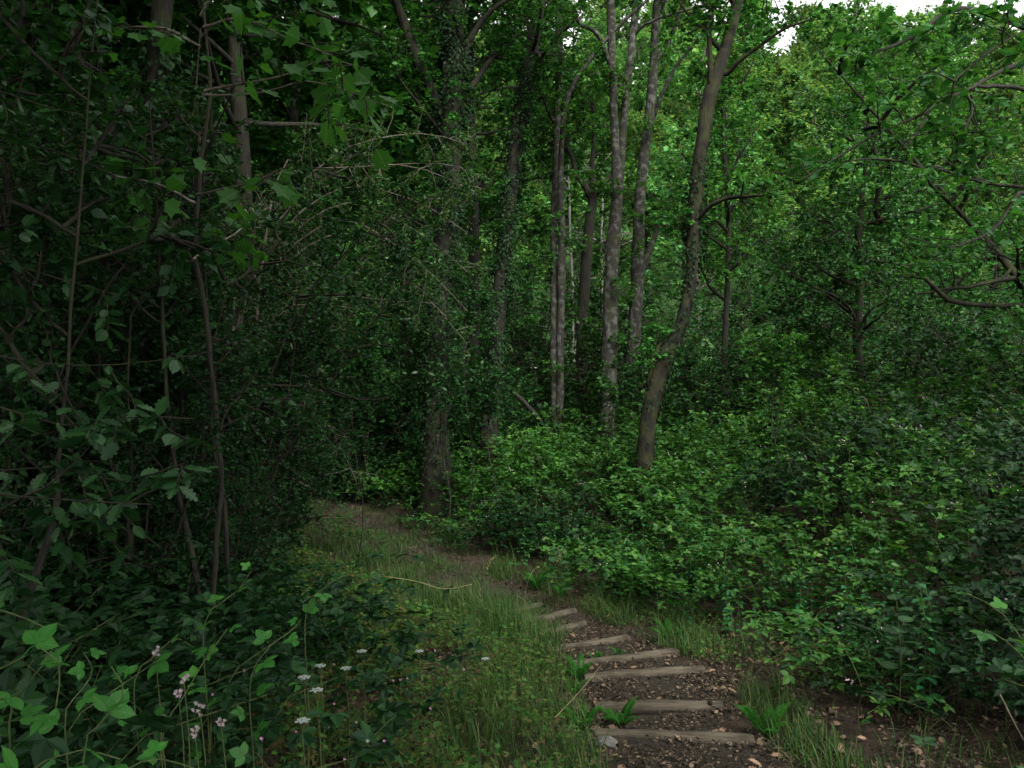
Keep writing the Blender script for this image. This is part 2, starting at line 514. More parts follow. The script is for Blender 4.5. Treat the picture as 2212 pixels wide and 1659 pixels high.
def leaf_spots(r, tw, nl, flat=.8, spread=.9, t0=.1):
    m, n0, _ = tw.shape
    t = r.uniform(t0, 1, (m, nl))
    f = t * (n0 - 1); i = np.minimum(f.astype(int), n0 - 2); w = (f - i)[..., None]
    mi = np.arange(m)[:, None]
    p = tw[mi, i] * (1 - w) + tw[mi, i + 1] * w
    T = norm(tw[mi, i + 1] - tw[mi, i])
    side = norm(np.cross(T, Z) + 1e-4) * r.choice([-1., 1.], (m, nl))[..., None]
    ax = norm(T * .5 + side * spread + r.normal(0, .35, (m, nl, 3)) - .12 * Z)
    nr = norm(Z * flat + r.normal(0, .45, (m, nl, 3)))
    return p.reshape(-1, 3), ax.reshape(-1, 3), nr.reshape(-1, 3)

def resample(lines, n=8):
    return np.stack([smooth_line(l, n) for l in lines])

def foliage(r, limbs, ns, sl, nt, tl, nl, ls, leaf, wood, tmpl=DIAMOND, t0=.25, up=.1, droop=.0, flat=.8, rs=.014, rt=.005, cull=None, var=.35):
    """sub-branches, twigs and leaves on limb lines (m,8,3)"""
    sub = children(r, limbs, ns, sl, t0, 1, 5, .72, up, .18)
    tw = children(r, sub, nt, tl, .12, 1, 4, .68, up * .5 - droop, .2)
    if cull is not None:
        tw = tw[cull(tw[:, -1])]
    if wood is not None:
        wood.tubes(sub, np.linspace(rs, rs * .35, 5)[None].repeat(len(sub), 0), 4)
        tq = tw[::2, ::3] if len(tw) > 900 else tw
        wood.tubes(tq, np.linspace(rt, rt * .4, tq.shape[1])[None].repeat(len(tq), 0), 3)
    p, ax, nr = leaf_spots(r, tw, nl, flat)
    leaf.leaves(p, ax, nr, ls * r.uniform(1 - var, 1 + var, len(p)), tmpl, r.uniform(.8, 1.2, len(p)))
    return tw

def in_view(margin=2.0, top=None):
    """keeps what stands in or near the picture's cone"""
    def f(p):
        y = np.maximum(p[:, 1], .2)
        return (np.abs(p[:, 0]) < .66 * y + margin) & (p[:, 1] > .3)
    return f

def px_line(pts, Y, dY=0.0, down=True, upto=None):
    """a trunk from (px, py, width px) points, base first; Y its distance, dY the lean towards the far side"""
    k = len(pts)
    P = [at(a, b, Y + dY * i / max(1, k - 1)) for i, (a, b, w) in enumerate(pts)]
    R = [w * .42 / F * (Y + dY * i / max(1, k - 1)) for i, (a, b, w) in enumerate(pts)]
    if down:
        p0 = P[0].copy()
        d = P[0] - P[1]
        gz = float(ground(p0[0], p0[1]))
        if p0[2] > gz + .05:
            tt = min((p0[2] - gz) / max(.3, -d[2]), 1.0) if d[2] < 0 else 0
            b = p0 + np.array([d[0] * tt * .6, d[1] * tt * .6, 0]); b[2] = float(ground(b[0], b[1])) - .08
            P.insert(0, b); R.insert(0, R[0] * 1.22)
    if upto is not None:
        d = norm(P[-1] - P[-2])
        rise = upto - P[-1][2]
        for q in (.5, 1.0):
            P.append(P[-1 if q == .5 else -2] + d * rise / max(.5, d[2]) * q)
            R.append(R[-1] * (.7 if q == .5 else .35))
    return np.column_stack([np.array(P), np.array(R)])

def trunk_geo(g, line, n=26, sides=14, rough=.06, r=None):
    q = smooth_line(line, n)
    R = np.maximum(q[:, 3], .003)
    if r is not None:
        R = R * (1 + r.normal(0, rough, n))
        w_ = np.cumsum(r.normal(0, 1, (n, 3)), 0); w_ -= np.linspace(0, 1, n)[:, None] * w_[-1]
        q[:, :3] += w_ * np.minimum(R, .05)[:, None] * (.12 if R[0] > .04 else .38)
    g.tubes(q[:, :3], R, sides)
    return q[:, :3]

def wood_tree(name, label, cat, seed, stems, mat, leafm=None, limbs=(), crown=None, group=None, ivy=None, extra_sides=14):
    """stems, limbs: lists of (x,y,z,r) lines. crown: dict for the leaf-bearing limbs that grow out of stems."""
    r = np.random.default_rng(seed)
    base = stems[0][0][:3].copy()
    t = thing(name, label, cat, base, group)
    # each limb grows out of the middle of the stem it leaves
    eye = np.array([0, 0, CAMZ])
    sp = np.concatenate([smooth_line(s, 80)[:, :3] for s in stems]) - eye
    fixed = []
    for l in limbs:
        l = np.array(l); p0 = l[0, :3] - eye
        j = np.argmin(np.hypot(sp[:, 0] / sp[:, 1] - p0[0] / p0[1], sp[:, 2] / sp[:, 1] - p0[2] / p0[1]))
        q = sp[j, 1] / p0[1]
        l[:, :3] = eye + (l[:, :3] - eye) * q; l[:, 3] *= q
        fixed.append(np.vstack([[*(eye + sp[j]), l[0, 3] * .9], l]) if np.linalg.norm(sp[j] + eye - l[0, :3]) > .03 else l)
    limbs = fixed
    for i, s in enumerate(stems):
        g = Geo()
        trunk_geo(g, s, 30, extra_sides, .05, r)
        g.build('trunk' if i == 0 else 'stem', mat, t, base)
    for l in limbs:
        g = Geo()
        trunk_geo(g, l, 18, 8, .05, r)
        g.build('limb', mat, t, base)
    if crown:
        c = dict(crown)
        lines = [smooth_line(s, 24)[:, :3] for s in stems]
        src = [l[(l[:, 2] > c['z0']) & (l[:, 2] < c['z1'])] for l in lines]
        src = np.stack([smooth_line(l, 8) for l in src if len(l) >= 3])
        L = children(r, src, c.get('n', 14), c.get('len', 3.0), .02, 1, 8, c.get('out', .8), c.get('up', .25), .12, .4, .35)
        L = L[L[:, 0, 2] > c['z0']]
        if limbs:
            LB = np.stack([smooth_line(l, 16)[8:, :3] for l in limbs])
        w, lf = Geo(), Geo()
        w.tubes(L, np.linspace(c.get('rl', .045), .012, 8)[None].repeat(len(L), 0), 5)
        if limbs:
            foliage(r, LB, 5, .7, 5, .45, 11, c.get('ls', .085), lf, w, c.get('tmpl', DIAMOND), .25, .05, .05)
        foliage(r, L, c.get('ns', 6), c.get('sl', 1.3), c.get('nt', 6), c.get('tl', .7), c.get('nl', 12), c.get('ls', .085), lf, w,
                c.get('tmpl', DIAMOND), c.get('t0', .2), c.get('bup', .1), c.get('droop', .05), cull=c.get('cull'))
        if c.get('epi'):
            ful = np.stack([smooth_line(l[(l[:, 2] > base[2] + 1.2) & (l[:, 2] < 9.5)], 8) for l in lines if ((l[:, 2] > base[2] + 1.2) & (l[:, 2] < 9.5)).sum() > 3])
            ep = children(r, ful, c['epi'], .75, .02, 1, 8, .9, .1, .15, .5, 0)
            foliage(r, ep, 4, .35, 4, .28, 9, .07, lf, w, DIAMOND, .3, .05, .1, rs=.005, rt=.003)
            w.tubes(ep, np.linspace(.008, .003, 8)[None].repeat(len(ep), 0), 4)
        w.build('branches', mat, t, base)
        lf.build('crown', leafm, t, base)
    if ivy:
        g = Geo()
        for s in stems:
            q = smooth_line(s, 60)
            keep = (q[:, 2] < ivy['z1']) & (q[:, 2] > ivy.get('z0', -9))
            q = q[keep]
            if len(q) < 3: continue
            n = ivy['n']
            f = r.uniform(0, len(q) - 1.01, n); i = f.astype(int); w = (f - i)[:, None]
            c = q[i] * (1 - w) + q[i + 1] * w
            a = r.uniform(0, 2 * PI, n)
            o = np.column_stack([np.cos(a), np.sin(a), np.zeros(n)])
            clump = np.clip(.5 + .4 * np.sin(c[:, 2] * 2.3 + a * 2 + seed) + .4 * np.sin(c[:, 2] * 5.1 - a * 3 + seed * 2), 0, 1)
            kk = r.random(n) < (.10 + clump * 1.1) * np.clip(.22 + (c[:, 2] - q[0, 2] - .6) * .28, .2, 1)
            c, a, o, clump = c[kk], a[kk], o[kk], clump[kk]; n = len(c)
            p = c[:, :3] + o * (c[:, 3:4] * .98 + r.gamma(2, ivy.get('fluff', .03), (n, 1)) * (.35 + clump[:, None]))
            ax = norm(-Z + o * .6 + r.normal(0, .5, (n, 3)))
            g.leaves(p, ax, norm(o + .5 * Z + r.normal(0, .35, (n, 3))), ivy.get('ls', .09) * r.uniform(.6, 1.3, n), DIAMOND)
        g.build('ivy', M['ivy'], t, base)
    return t

# ================================================================== SETTING
def grid_obj(name, X, Y, Zv, mat):
    ny, nx = X.shape
    idx = np.arange(nx * ny).reshape(ny, nx)
    q = np.stack([idx[:-1, :-1], idx[:-1, 1:], idx[1:, 1:], idx[1:, :-1]], -1).reshape(-1, 4)
    g = Geo(); g.add(np.stack([X, Y, Zv], -1).reshape(-1, 3), [q], 0, True)
    o = g.build(name, mat)
    o['kind'] = 'structure'
    return o
ys = np.concatenate([np.linspace(-40, -2, 14), np.arange(-1, 26, .16), np.arange(26, 33, .6)])
xs = np.concatenate([np.linspace(-60, -11, 24), np.arange(-10, 12, .18), np.linspace(12.5, 60, 24)])
XX, YY = np.meshgrid(xs, ys)
grid_obj('ground', XX, YY, ground(XX, YY), M['soil'])
ys = np.arange(ys[-1], 150, 2.0); xs = np.linspace(-130, 160, 110)
XX, YY = np.meshgrid(xs, ys)
grid_obj('hill', XX, YY, ground(XX, YY), M['hill'])
# trodden path that bends away to the left
v = np.arange(-1, 19, .1); u = np.linspace(-1, 1, 15)
UU, VV = np.meshgrid(u, v)
hw = np.interp(VV, [0, 9, 13, 17], [.66, .66, .55, .42]) + .10 * np.sin(VV * 1.9) + .06 * np.sin(VV * 5.3 + 1)
PX = xc(VV) + UU * hw
grid_obj('path', PX, VV, ground(PX, VV) + .010 - .05 * np.abs(UU) ** 6 + .010 * np.sin(PX * 9 + VV * 7) * np.sin(VV * 11), M['pathsoil'])

# ================================================================== STEP LOGS
LOGS = [(1285, 1588, 1628, 1602, 25, 'nearest log step of the flight, with the pale stone against its end'),
        (1286, 1531, 1562, 1527, 23, 'straight log step with a dark knot, second up from the stone'),
        (1262, 1468, 1520, 1449, 20, 'log step lying between the fern tuft and the bare litter tread'),
        (1238, 1438, 1462, 1410, 17, 'log step with small ferns growing behind it, under the grassy edge'),
        (1180, 1405, 1358, 1381, 16, 'log step tilted to the grass, midway up the flight'),
        (1120, 1381, 1262, 1349, 15, 'log step with its end sunk in long grass, third from the top'),
        (1110, 1352, 1242, 1320, 14, 'thin log step almost at the top of the flight'),
        (1070, 1337, 1170, 1306, 12, 'last log step of the flight, half hidden by grass blades')]
logs = []
r = np.random.default_rng(3)
for k, (x0, y0, x1, y1, w, lab) in enumerate(LOGS):
    a, b = hit(x0, y0 + w * .3), hit(x1, y1 + w * .3)
    Yd = (a[1] + b[1]) / 2
    rad = w / 2 / F * Yd * 1.2
    mid = (a + b) / 2
    L = float(np.linalg.norm(b - a)) / 2
    rz = math.atan2(b[1] - a[1], b[0] - a[0]); tilt = math.asin((b[2] - a[2]) / (2 * L))
    n = 26
    t = np.linspace(-L, L, n)
    sag = .006 * np.sin(t * 4 + k) + .004 * np.sin(t * 13 + k * 2)
    R = rad * (1 + .05 * np.sin(t * 6 + k * 1.7) + r.normal(0, .018, n))
    R[0] *= .9; R[-1] *= .9
    sides = 18
    P = np.column_stack([t, sag, sag[::-1] * .7])
    g = Geo()
    g.tubes(P, R, sides, cap=False)
    ring = g.v[0].reshape(n, sides, 3)
    lump = 1 + .035 * np.sin(np.arange(sides)[None] * 2.1 + t[:, None] * 5 + k) + r.normal(0, .012, (n, sides))
    g.v[0] = (P[:, None] + (ring - P[:, None]) * lump[..., None]).reshape(-1, 3)
    o = g.build('log_body', M['log'])
    root = thing('log_step', lab, 'log step', (mid[0], mid[1], mid[2] + rad * .50), 'log steps set across the path')
    root.rotation_euler = (0, -tilt, rz)
    o.parent = root; o.name = 'log_body'
    for end in (0, -1):
        q = g.v[0].reshape(n, sides, 3)[end]
        c = q.mean(0) + np.array([.006 * (1 if end else -1), 0, 0])
        e = Geo()
        mid2 = c + (q - c) * .55
        idx = np.arange(sides); nx = np.roll(idx, -1)
        e.add(np.vstack([q, mid2, c[None]]), [np.stack([idx, nx, nx + sides, idx + sides], -1), np.stack([idx + sides, nx + sides, np.full(sides, 2 * sides)], -1)])
        eo = e.build('end_grain', M['log'], root)
    if k == 1:
        kn = Geo()
        c0 = np.array([L * .80, -rad * .35, rad * .80])
        kn.tubes(np.array([c0 - [0, -.002, .01], c0 + [0, -.004, .010], c0 + [0, -.006, .016]]), np.array([rad * .42, rad * .36, rad * .12]), 9, cap=True)
        kn.build('knot', M['ivybark'], root)
    logs.append((mid, rad, L, rz))

# ================================================================== TREES OF THE MIDDLE DISTANCE
cull = in_view(2.5)
CR = dict(z0=3.2, z1=13, n=16, len=3.2, ns=9, sl=1.4, nt=8, tl=.75, nl=15, ls=.085, t0=.12)
def crown(**k):
    d = dict(CR); d.update(k); return d

Y = 15.5
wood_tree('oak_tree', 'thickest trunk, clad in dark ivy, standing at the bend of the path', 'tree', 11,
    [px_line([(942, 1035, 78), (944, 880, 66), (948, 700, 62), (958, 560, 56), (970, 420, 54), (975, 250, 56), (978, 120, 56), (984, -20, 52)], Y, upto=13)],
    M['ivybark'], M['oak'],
    limbs=[px_line([(955, 250, 34), (915, 160, 30), (882, 80, 28), (858, 10, 24), (830, -60, 20), (780, -160, 14)], Y, -.8, down=False),
           px_line([(992, 150, 22), (1015, 90, 18), (1050, 40, 14), (1090, 5, 12), (1160, -30, 9)], Y, -.5, down=False),
           px_line([(985, 260, 18), (1030, 175, 15), (1070, 120, 12), (1120, 75, 9)], Y, .8, down=False),
           px_line([(975, 470, 9), (1020, 420, 7), (1062, 360, 4)], Y, .5, down=False)],
    crown=crown(epi=16, z0=5.0, n=12, len=3.6, ls=.09, nl=13), ivy=dict(n=24000, z0=-.8, z1=9, fluff=.07, ls=.062))
Y = 16.5
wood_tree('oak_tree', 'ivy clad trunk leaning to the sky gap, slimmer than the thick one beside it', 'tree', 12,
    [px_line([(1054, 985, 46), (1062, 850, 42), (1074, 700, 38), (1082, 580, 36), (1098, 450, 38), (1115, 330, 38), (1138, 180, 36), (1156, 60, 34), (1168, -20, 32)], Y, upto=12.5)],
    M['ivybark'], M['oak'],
    limbs=[px_line([(1150, 110, 12), (1168, 125, 9), (1176, 165, 5)], Y, -.4, down=False)],
    crown=crown(epi=14, z0=6.8, n=10, len=2.8, nl=12), ivy=dict(n=15000, z0=-.5, z1=8.5, fluff=.045, ls=.058))
Y = 18.0
wood_tree('ash_tree', 'straight pale twin stem growing fused side by side, right of the leaning ivy trunk', 'tree', 13,
    [px_line([(1199, 935, 22), (1197, 700, 22), (1194, 560, 19), (1197, 400, 17), (1203, 250, 19), (1206, 100, 19), (1207, -20, 18)], Y, upto=13),
     px_line([(1206, 900, 20), (1211, 560, 20), (1211, 430, 17), (1212, 340, 14), (1222, 225, 12), (1250, 160, 11), (1310, 85, 10), (1370, 25, 9), (1410, -10, 8)], Y - .05, -1.0)],
    M['pale'], M['mid'],
    limbs=[px_line([(1197, 265, 9), (1185, 240, 8), (1172, 205, 6)], Y, -.3, down=False)],
    crown=crown(epi=9, z0=10.3, n=8, len=2.2, nl=14, ns=7))
Y = 17.2
wood_tree('ash_tree', 'tall pale grey trunk that forks into two near parallel stems under the sky', 'tree', 14,
    [px_line([(1312, 900, 42), (1316, 700, 38), (1321, 560, 35), (1332, 440, 31), (1330, 330, 22), (1325, 230, 20), (1320, 120, 22), (1318, -20, 20)], Y, upto=14),
     px_line([(1334, 460, 20), (1341, 370, 19), (1347, 260, 18), (1353, 190, 20), (1362, 120, 20), (1370, 40, 20), (1375, -20, 18)], Y, .2, down=False, upto=13)],
    M['pale'], M['mid'],
    limbs=[px_line([(1320, 150, 12), (1306, 105, 12), (1285, 70, 11), (1255, 55, 11), (1236, 25, 10), (1220, 5, 8)], Y, -.6, down=False),
           px_line([(1348, 190, 9), (1335, 182, 8), (1326, 172, 7)], Y, 0, down=False),
           px_line([(1364, 85, 9), (1385, 60, 8), (1420, 40, 7), (1500, 18, 6), (1560, 5, 4)], Y, -.6, down=False)],
    crown=crown(epi=9, z0=10.4, n=8, len=2.3, nl=14, ns=7))
Y = 19.5
wood_tree('ash_tree', 'pale lichen blotched trunk forking high up, left of the mossy leaning tree', 'tree', 15,
    [px_line([(1362, 870, 34), (1372, 680, 34), (1378, 560, 31), (1381, 450, 29), (1392, 330, 24), (1405, 240, 26), (1411, 130, 24), (1416, 50, 22), (1420, -20, 18)], Y, upto=13.5)],
    M['pale'], M['mid'],
    limbs=[px_line([(1418, 130, 14), (1440, 95, 13), (1455, 70, 12), (1470, 25, 11), (1486, -15, 9)], Y, -.4, down=False),
           px_line([(1408, 260, 11), (1425, 215, 10), (1455, 150, 9), (1490, 105, 8), (1520, 70, 5)], Y, -.8, down=False),
           px_line([(1412, 75, 11), (1428, 30, 10), (1440, -20, 8)], Y, .4, down=False),
           px_line([(1378, 610, 16), (1400, 545, 14), (1425, 475, 12), (1450, 430, 8)], Y, .3, down=False)],
    crown=crown(epi=9, z0=10.4, n=8, len=2.3, nl=14, ns=7))
Y = 20.5
wood_tree('oak_tree', 'dark trunk splitting low into a wide V behind the pale forked trunk', 'tree', 16,
    [px_line([(1262, 900, 32), (1255, 760, 30), (1262, 600, 28), (1270, 500, 26), (1282, 425, 26), (1300, 400, 16), (1325, 375, 14), (1350, 340, 10)], Y, upto=5.5),
     px_line([(1280, 435, 20), (1262, 400, 18), (1247, 375, 15), (1235, 340, 12), (1225, 315, 9)], Y, .2, down=False, upto=8),
     px_line([(1282, 430, 18), (1279, 370, 14), (1280, 325, 12)], Y, .2, down=False, upto=9)],
    M['bark'], M['mid'], crown=crown(epi=6, z0=7.2, n=4, len=2.0, nl=14, ns=7))
Y = 13.2
wood_tree('oak_tree', 'mossy brown trunk leaning right over the bramble bank, bent at its foot', 'tree', 17,
    [px_line([(1398, 935, 46), (1412, 860, 46), (1438, 770, 42), (1476, 690, 34), (1494, 590, 32), (1497, 500, 32), (1506, 390, 34), (1518, 290, 34), (1536, 190, 36), (1560, 120, 30), (1580, 50, 28), (1597, -20, 26)], Y, .8, upto=12)],
    M['moss'], M['oak'],
    limbs=[px_line([(1533, 230, 18), (1531, 160, 15), (1530, 95, 12), (1536, 45, 9), (1548, 5, 7)], Y, -.2, down=False),
           px_line([(1500, 480, 14), (1535, 445, 12), (1575, 428, 11), (1610, 425, 9), (1650, 422, 6)], Y, -1.0, down=False),
           px_line([(1570, 160, 14), (1600, 130, 11), (1650, 95, 9), (1700, 60, 7), (1760, 40, 5)], Y, -.8, down=False),
           px_line([(1490, 560, 10), (1475, 510, 9), (1466, 470, 6)], Y, .3, down=False),
           px_line([(1402, 830, 18), (1415, 775, 14), (1425, 735, 10)], Y, .2, down=False)],
    crown=crown(epi=12, z0=6.6, n=8, len=2.3, nl=12), ivy=dict(n=3500, z0=.1, z1=5.5, fluff=.03, ls=.065))
Y = 15.5
wood_tree('field_maple', 'crooked slim trunk under a flat spreading crown behind the bramble bank', 'tree', 18,
    [px_line([(1850, 800, 24), (1848, 740, 24), (1852, 640, 20), (1856, 560, 19), (1852, 500, 20), (1858, 450, 14)], Y, upto=6.6)],
    M['moss'], M['bush'],
    limbs=[px_line([(1900, 480, 15), (1888, 455, 14), (1897, 410, 13), (1893, 350, 11), (1885, 300, 7)], Y, -.3, down=False),
           px_line([(1850, 720, 10), (1880, 670, 8), (1930, 650, 6), (1990, 665, 4)], Y, -1.0, down=False),
           px_line([(1850, 690, 9), (1815, 640, 7), (1770, 625, 5), (1720, 640, 3)], Y, -.8, down=False)],
    crown=crown(z0=1.6, z1=7, n=13, len=2.4, up=.05, nl=14, ns=7, flat=1.2))
Y = 18.5
wood_tree('ash_tree', 'thin dark pole of a tree behind the mossy leaning trunk', 'tree', 19,
    [px_line([(1562, 890, 15), (1566, 760, 15), (1570, 650, 14), (1574, 500, 13), (1566, 350, 12)], Y, upto=9)],
    M['bark'], M['mid'], crown=crown(z0=2.6, z1=9, n=14, len=2.2, nl=14, ns=7))
for (pts, lab) in (([(1238, 830, 7), (1236, 640, 7), (1232, 540, 7), (1229, 440, 6)], 'thin white birch stem seen between the twin stem and the V shaped tree'),
                   ([(1302, 760, 5), (1301, 640, 5), (1299, 560, 5), (1302, 430, 5)], 'thinnest white birch pole, close beside the tall forked trunk')):
    wood_tree('birch_tree', lab, 'tree', 20 + len(lab), [px_line(pts, 25.5, upto=10)], M['birch'], M['mid'], crown=crown(z0=5, n=6, len=1.6, nl=8, ns=4), group='birch poles far behind')
# leaning dead trunk
wood_tree('leaning_tree', 'bare dead trunk leaning across the dark gap behind the second ivy trunk', 'fallen trunk', 21,
    [px_line([(1202, 960, 13), (1150, 890, 12), (1089, 828, 9), (1060, 790, 6)], 17.4, -.5)], M['bark'])

# ---------------------------------------------------------------- the oak whose boughs hang in at the right
Y = 7.0
def bough(pts, Y, dY): return px_line(pts, Y, dY, down=False)
oak_limbs = [
    bough([(2330, 130, 22), (2212, 62, 17), (2150, 40, 15), (2090, 22, 14), (2040, 30, 13), (2000, 62, 12), (1940, 95, 10), (1880, 118, 8), (1852, 138, 6), (1846, 170, 4)], Y, -1.0),
    bough([(2330, 170, 18), (2212, 140, 13), (2140, 165, 11), (2100, 190, 10), (2040, 215, 9), (1985, 250, 8), (1900, 285, 6), (1800, 345, 5), (1730, 390, 3)], Y, -.8),
    bough([(2110, 185, 9), (2100, 240, 7), (2075, 300, 6), (2062, 350, 4)], Y - .5, -.3),
    bough([(2340, 450, 14), (2212, 415, 10), (2165, 470, 8), (2120, 510, 7), (2050, 535, 5), (1960, 510, 3)], Y - .3, -.3),
    bough([(2330, 400, 13), (2212, 402, 10), (2120, 395, 8), (2060, 375, 6), (2010, 360, 4)], Y + .5, .6),
    bough([(2340, 30, 14), (2212, 70, 8), (2130, 120, 6), (2060, 175, 4)], Y - 1.2, -.2)]
base = np.array([5.9, 7.4, float(ground(5.9, 7.4))])
oak_trunk = np.column_stack([smooth_line(np.array([base - [0, 0, .1], base + [-.1, 0, 2], base + [-.4, -.05, 4], base + [-.5, -.2, 6], base + [-.3, 0, 9.5]]), 9),
                             np.linspace(.24, .06, 9)])
r = np.random.default_rng(31)
t = thing('oak_tree', 'old oak outside the frame whose dark lobed boughs hang in at the top corner', 'tree', base)
g = Geo(); trunk_geo(g, oak_trunk, 26, 14, .05, r); g.build('trunk', M['moss'], t, base)
wood, leaf = Geo(), Geo()
for l in oak_limbs:
    first = l[0][:3]
    j = oak_trunk[np.argmin(np.abs(oak_trunk[:, 2] - (first[2] - .5)))]
    l2 = np.vstack([[*j[:3], l[0][3] * 1.6], l])
    g = Geo(); trunk_geo(g, l2, 26, 7, .08, r); g.build('limb', M['bark'], t, base)
LL = np.stack([smooth_line(l, 14)[:, :3] for l in oak_limbs])
foliage(r, LL[[0, 1, 2, 5]], 10, .6, 5, .3, 5, .085, leaf, wood, OAKLEAF, .25, .0, .05, .8, .008, .003)
foliage(r, LL[[3, 4]], 5, .6, 4, .3, 4, .085, leaf, wood, OAKLEAF, .2, .0, .05, .8, .008, .003)
up = children(r, smooth_line(oak_trunk[4:, :3], 8)[None], 8, 2.6, .1, 1, 8, .8, .3, .12)
wood.tubes(up, np.linspace(.05, .01, 8)[None].repeat(len(up), 0), 5)
foliage(r, up, 6, 1.3, 6, .7, 9, .10, leaf, wood, DIAMOND)
wood.build('branches', M['bark'], t, base)
leaf.build('crown', M['oak'], t, base)
# mossy bough tree further back on the right
wood_tree('oak_tree', 'crooked mossy oak with thick drooping boughs behind the right end of the bramble bank', 'tree', 33,
    [px_line([(2290, 880, 26.8), (2260, 720, 23.2), (2210, 620, 20.5), (2165, 560, 17.9), (2120, 510, 15.2), (2085, 470, 11.6)], 12, .6, upto=7.5)],
    M['moss'], M['oak'],
    limbs=[px_line([(2215, 660, 15.2), (2120, 660, 13.4), (2055, 650, 13.4), (2020, 620, 11.6), (1985, 590, 8.9), (1930, 570, 6.2), (1870, 560, 3.1)], 12, -.6, down=False),
           px_line([(2085, 470, 9.8), (2060, 440, 9.8), (2010, 400, 8.9), (1990, 362, 7.6), (1940, 348, 6.2), (1880, 342, 4.5), (1820, 350, 2.7)], 12.6, -1.2, down=False),
           px_line([(2030, 640, 8), (2010, 610, 7.1), (1995, 580, 5.4), (1960, 530, 3.6)], 11.6, 0, down=False),
           px_line([(2140, 620, 9.8), (2155, 560, 8), (2140, 500, 5.4)], 12, .5, down=False)],
    crown=crown(z0=1.2, z1=7.5, n=14, len=2.2, up=.1, nl=13, ns=6, ls=.08))

# ---------------------------------------------------------------- tall canopy trees at the left (trunk in the shrub wall)
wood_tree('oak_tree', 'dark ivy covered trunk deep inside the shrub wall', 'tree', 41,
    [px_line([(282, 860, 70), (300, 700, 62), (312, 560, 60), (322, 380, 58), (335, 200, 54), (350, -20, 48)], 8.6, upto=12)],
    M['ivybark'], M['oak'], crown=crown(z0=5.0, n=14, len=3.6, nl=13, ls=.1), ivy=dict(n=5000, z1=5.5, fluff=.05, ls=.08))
for k, (x, y) in enumerate([(-8.5, 13.5), (-5.2, 18.5), (-10.5, 20.5), (-2.0, 21.5)]):
    b = np.array([x, y, float(ground(x, y)) - .1])
    lab = ['dark trunk far inside the shrub wall, half lost in shade', 'dim trunk behind the bend where the path goes dark',
           'dim trunk beyond the shrub wall, thin and upright', 'dim upright trunk behind the thick ivy clad tree', 'tall oak beside the camera whose leaves shade the shrub wall', 'tall oak left of the camera, out of the picture', 'tall oak behind the camera, out of the picture', 'tall oak beyond the near hazel, its trunk out of the picture'][k]
    line = np.column_stack([smooth_line(b + np.array([[0, 0, 0], [.1, 0, 3], [-.1, .1, 6], [.15, 0, 9], [.1, .1, 13]]), 9), np.linspace(.2, .05, 9)])
    wood_tree('oak_tree', lab, 'tree', 42 + k, [line], M['bark'], M['oak'], crown=crown(z0=b[2] + (3.4 if k < 4 else 5.0), n=17, len=3.8, nl=11, ls=.13, nt=6, ns=7))

# ================================================================== UNDERSTOREY BUSHES
def bush_proto(name, label, cat, seed, h, n, ls, leafm, woodm, tmpl, group, nl=12, ns=6, nt=6, spreadf=.38, tl=.42, sl=.8):
    r = np.random.default_rng(seed)
    t = thing(name, label, cat, (0, 0, 0), group)
    a = r.uniform(0, 2 * PI, n)
    stems = []
    for k in range(n):
        d = np.array([math.cos(a[k]), math.sin(a[k]), 0])
        hh = h * r.uniform(.6, 1.0); sp = h * spreadf * r.uniform(.4, 1.3)
        stems.append(np.array([d * .08, d * sp * .35 + Z * hh * .4, d * sp * .75 + Z * hh * .78, d * sp * 1.15 + Z * hh]) + r.normal(0, .05 * h, (4, 3)) * np.array([[0], [1], [1], [1]]))
        stems[-1][0][2] = -.1
    L = resample(stems, 8)
    w, lf, st = Geo(), Geo(), Geo()
    st.tubes(L, np.linspace(.0065 * h ** .7, .003 * h ** .5, 8)[None].repeat(n, 0), 6)
    foliage(r, L, ns, sl, nt, tl, nl, ls, lf, w, tmpl, .08, .05, .05)
    st.build('stems', woodm, t); w.build('twigs', woodm, t); lf.build('leaves', leafm, t)
    return t
r = np.random.default_rng(50)
G1 = 'bushes of the dim understorey behind the trunks'
lab_b = 'dark rounded bush of the understorey standing among the trunks'
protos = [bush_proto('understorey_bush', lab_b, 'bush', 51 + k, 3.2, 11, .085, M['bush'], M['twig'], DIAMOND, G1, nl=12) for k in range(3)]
spots = []
for k in range(400):
    y = r.uniform(19.5, 33); x = r.uniform(-.45 * y, .72 * y)
    if all((x - a) ** 2 + (y - b) ** 2 > 2.1 ** 2 for a, b in spots):
        spots.append((x, y))
spots += [(-5.6, 18.9), (-7.2, 17.6), (-4.6, 20.4), (-2.3, 17.6), (-1.2, 18.6), (.9, 19.2), (2.4, 18.8), (-3.3, 20.8), (4.6, 18.4), (6.6, 17.4), (8.8, 17), (10.5, 15.8), (9.3, 13.6), (4.9, 16.4), (-6.0, 20.2), (3.2, 17.9)]
for k, (x, y) in enumerate(spots):
    o = protos[k] if k < 3 else copy_tree(protos[k % 3])
    s = r.uniform(.7, 1.3) * (1.35 if y > 26 else 1)
    o.location = (x, y, float(ground(x, y))); o.rotation_euler = (0, 0, r.uniform(0, 6.28)); o.scale = (s * 1.1, s * 1.1, s)

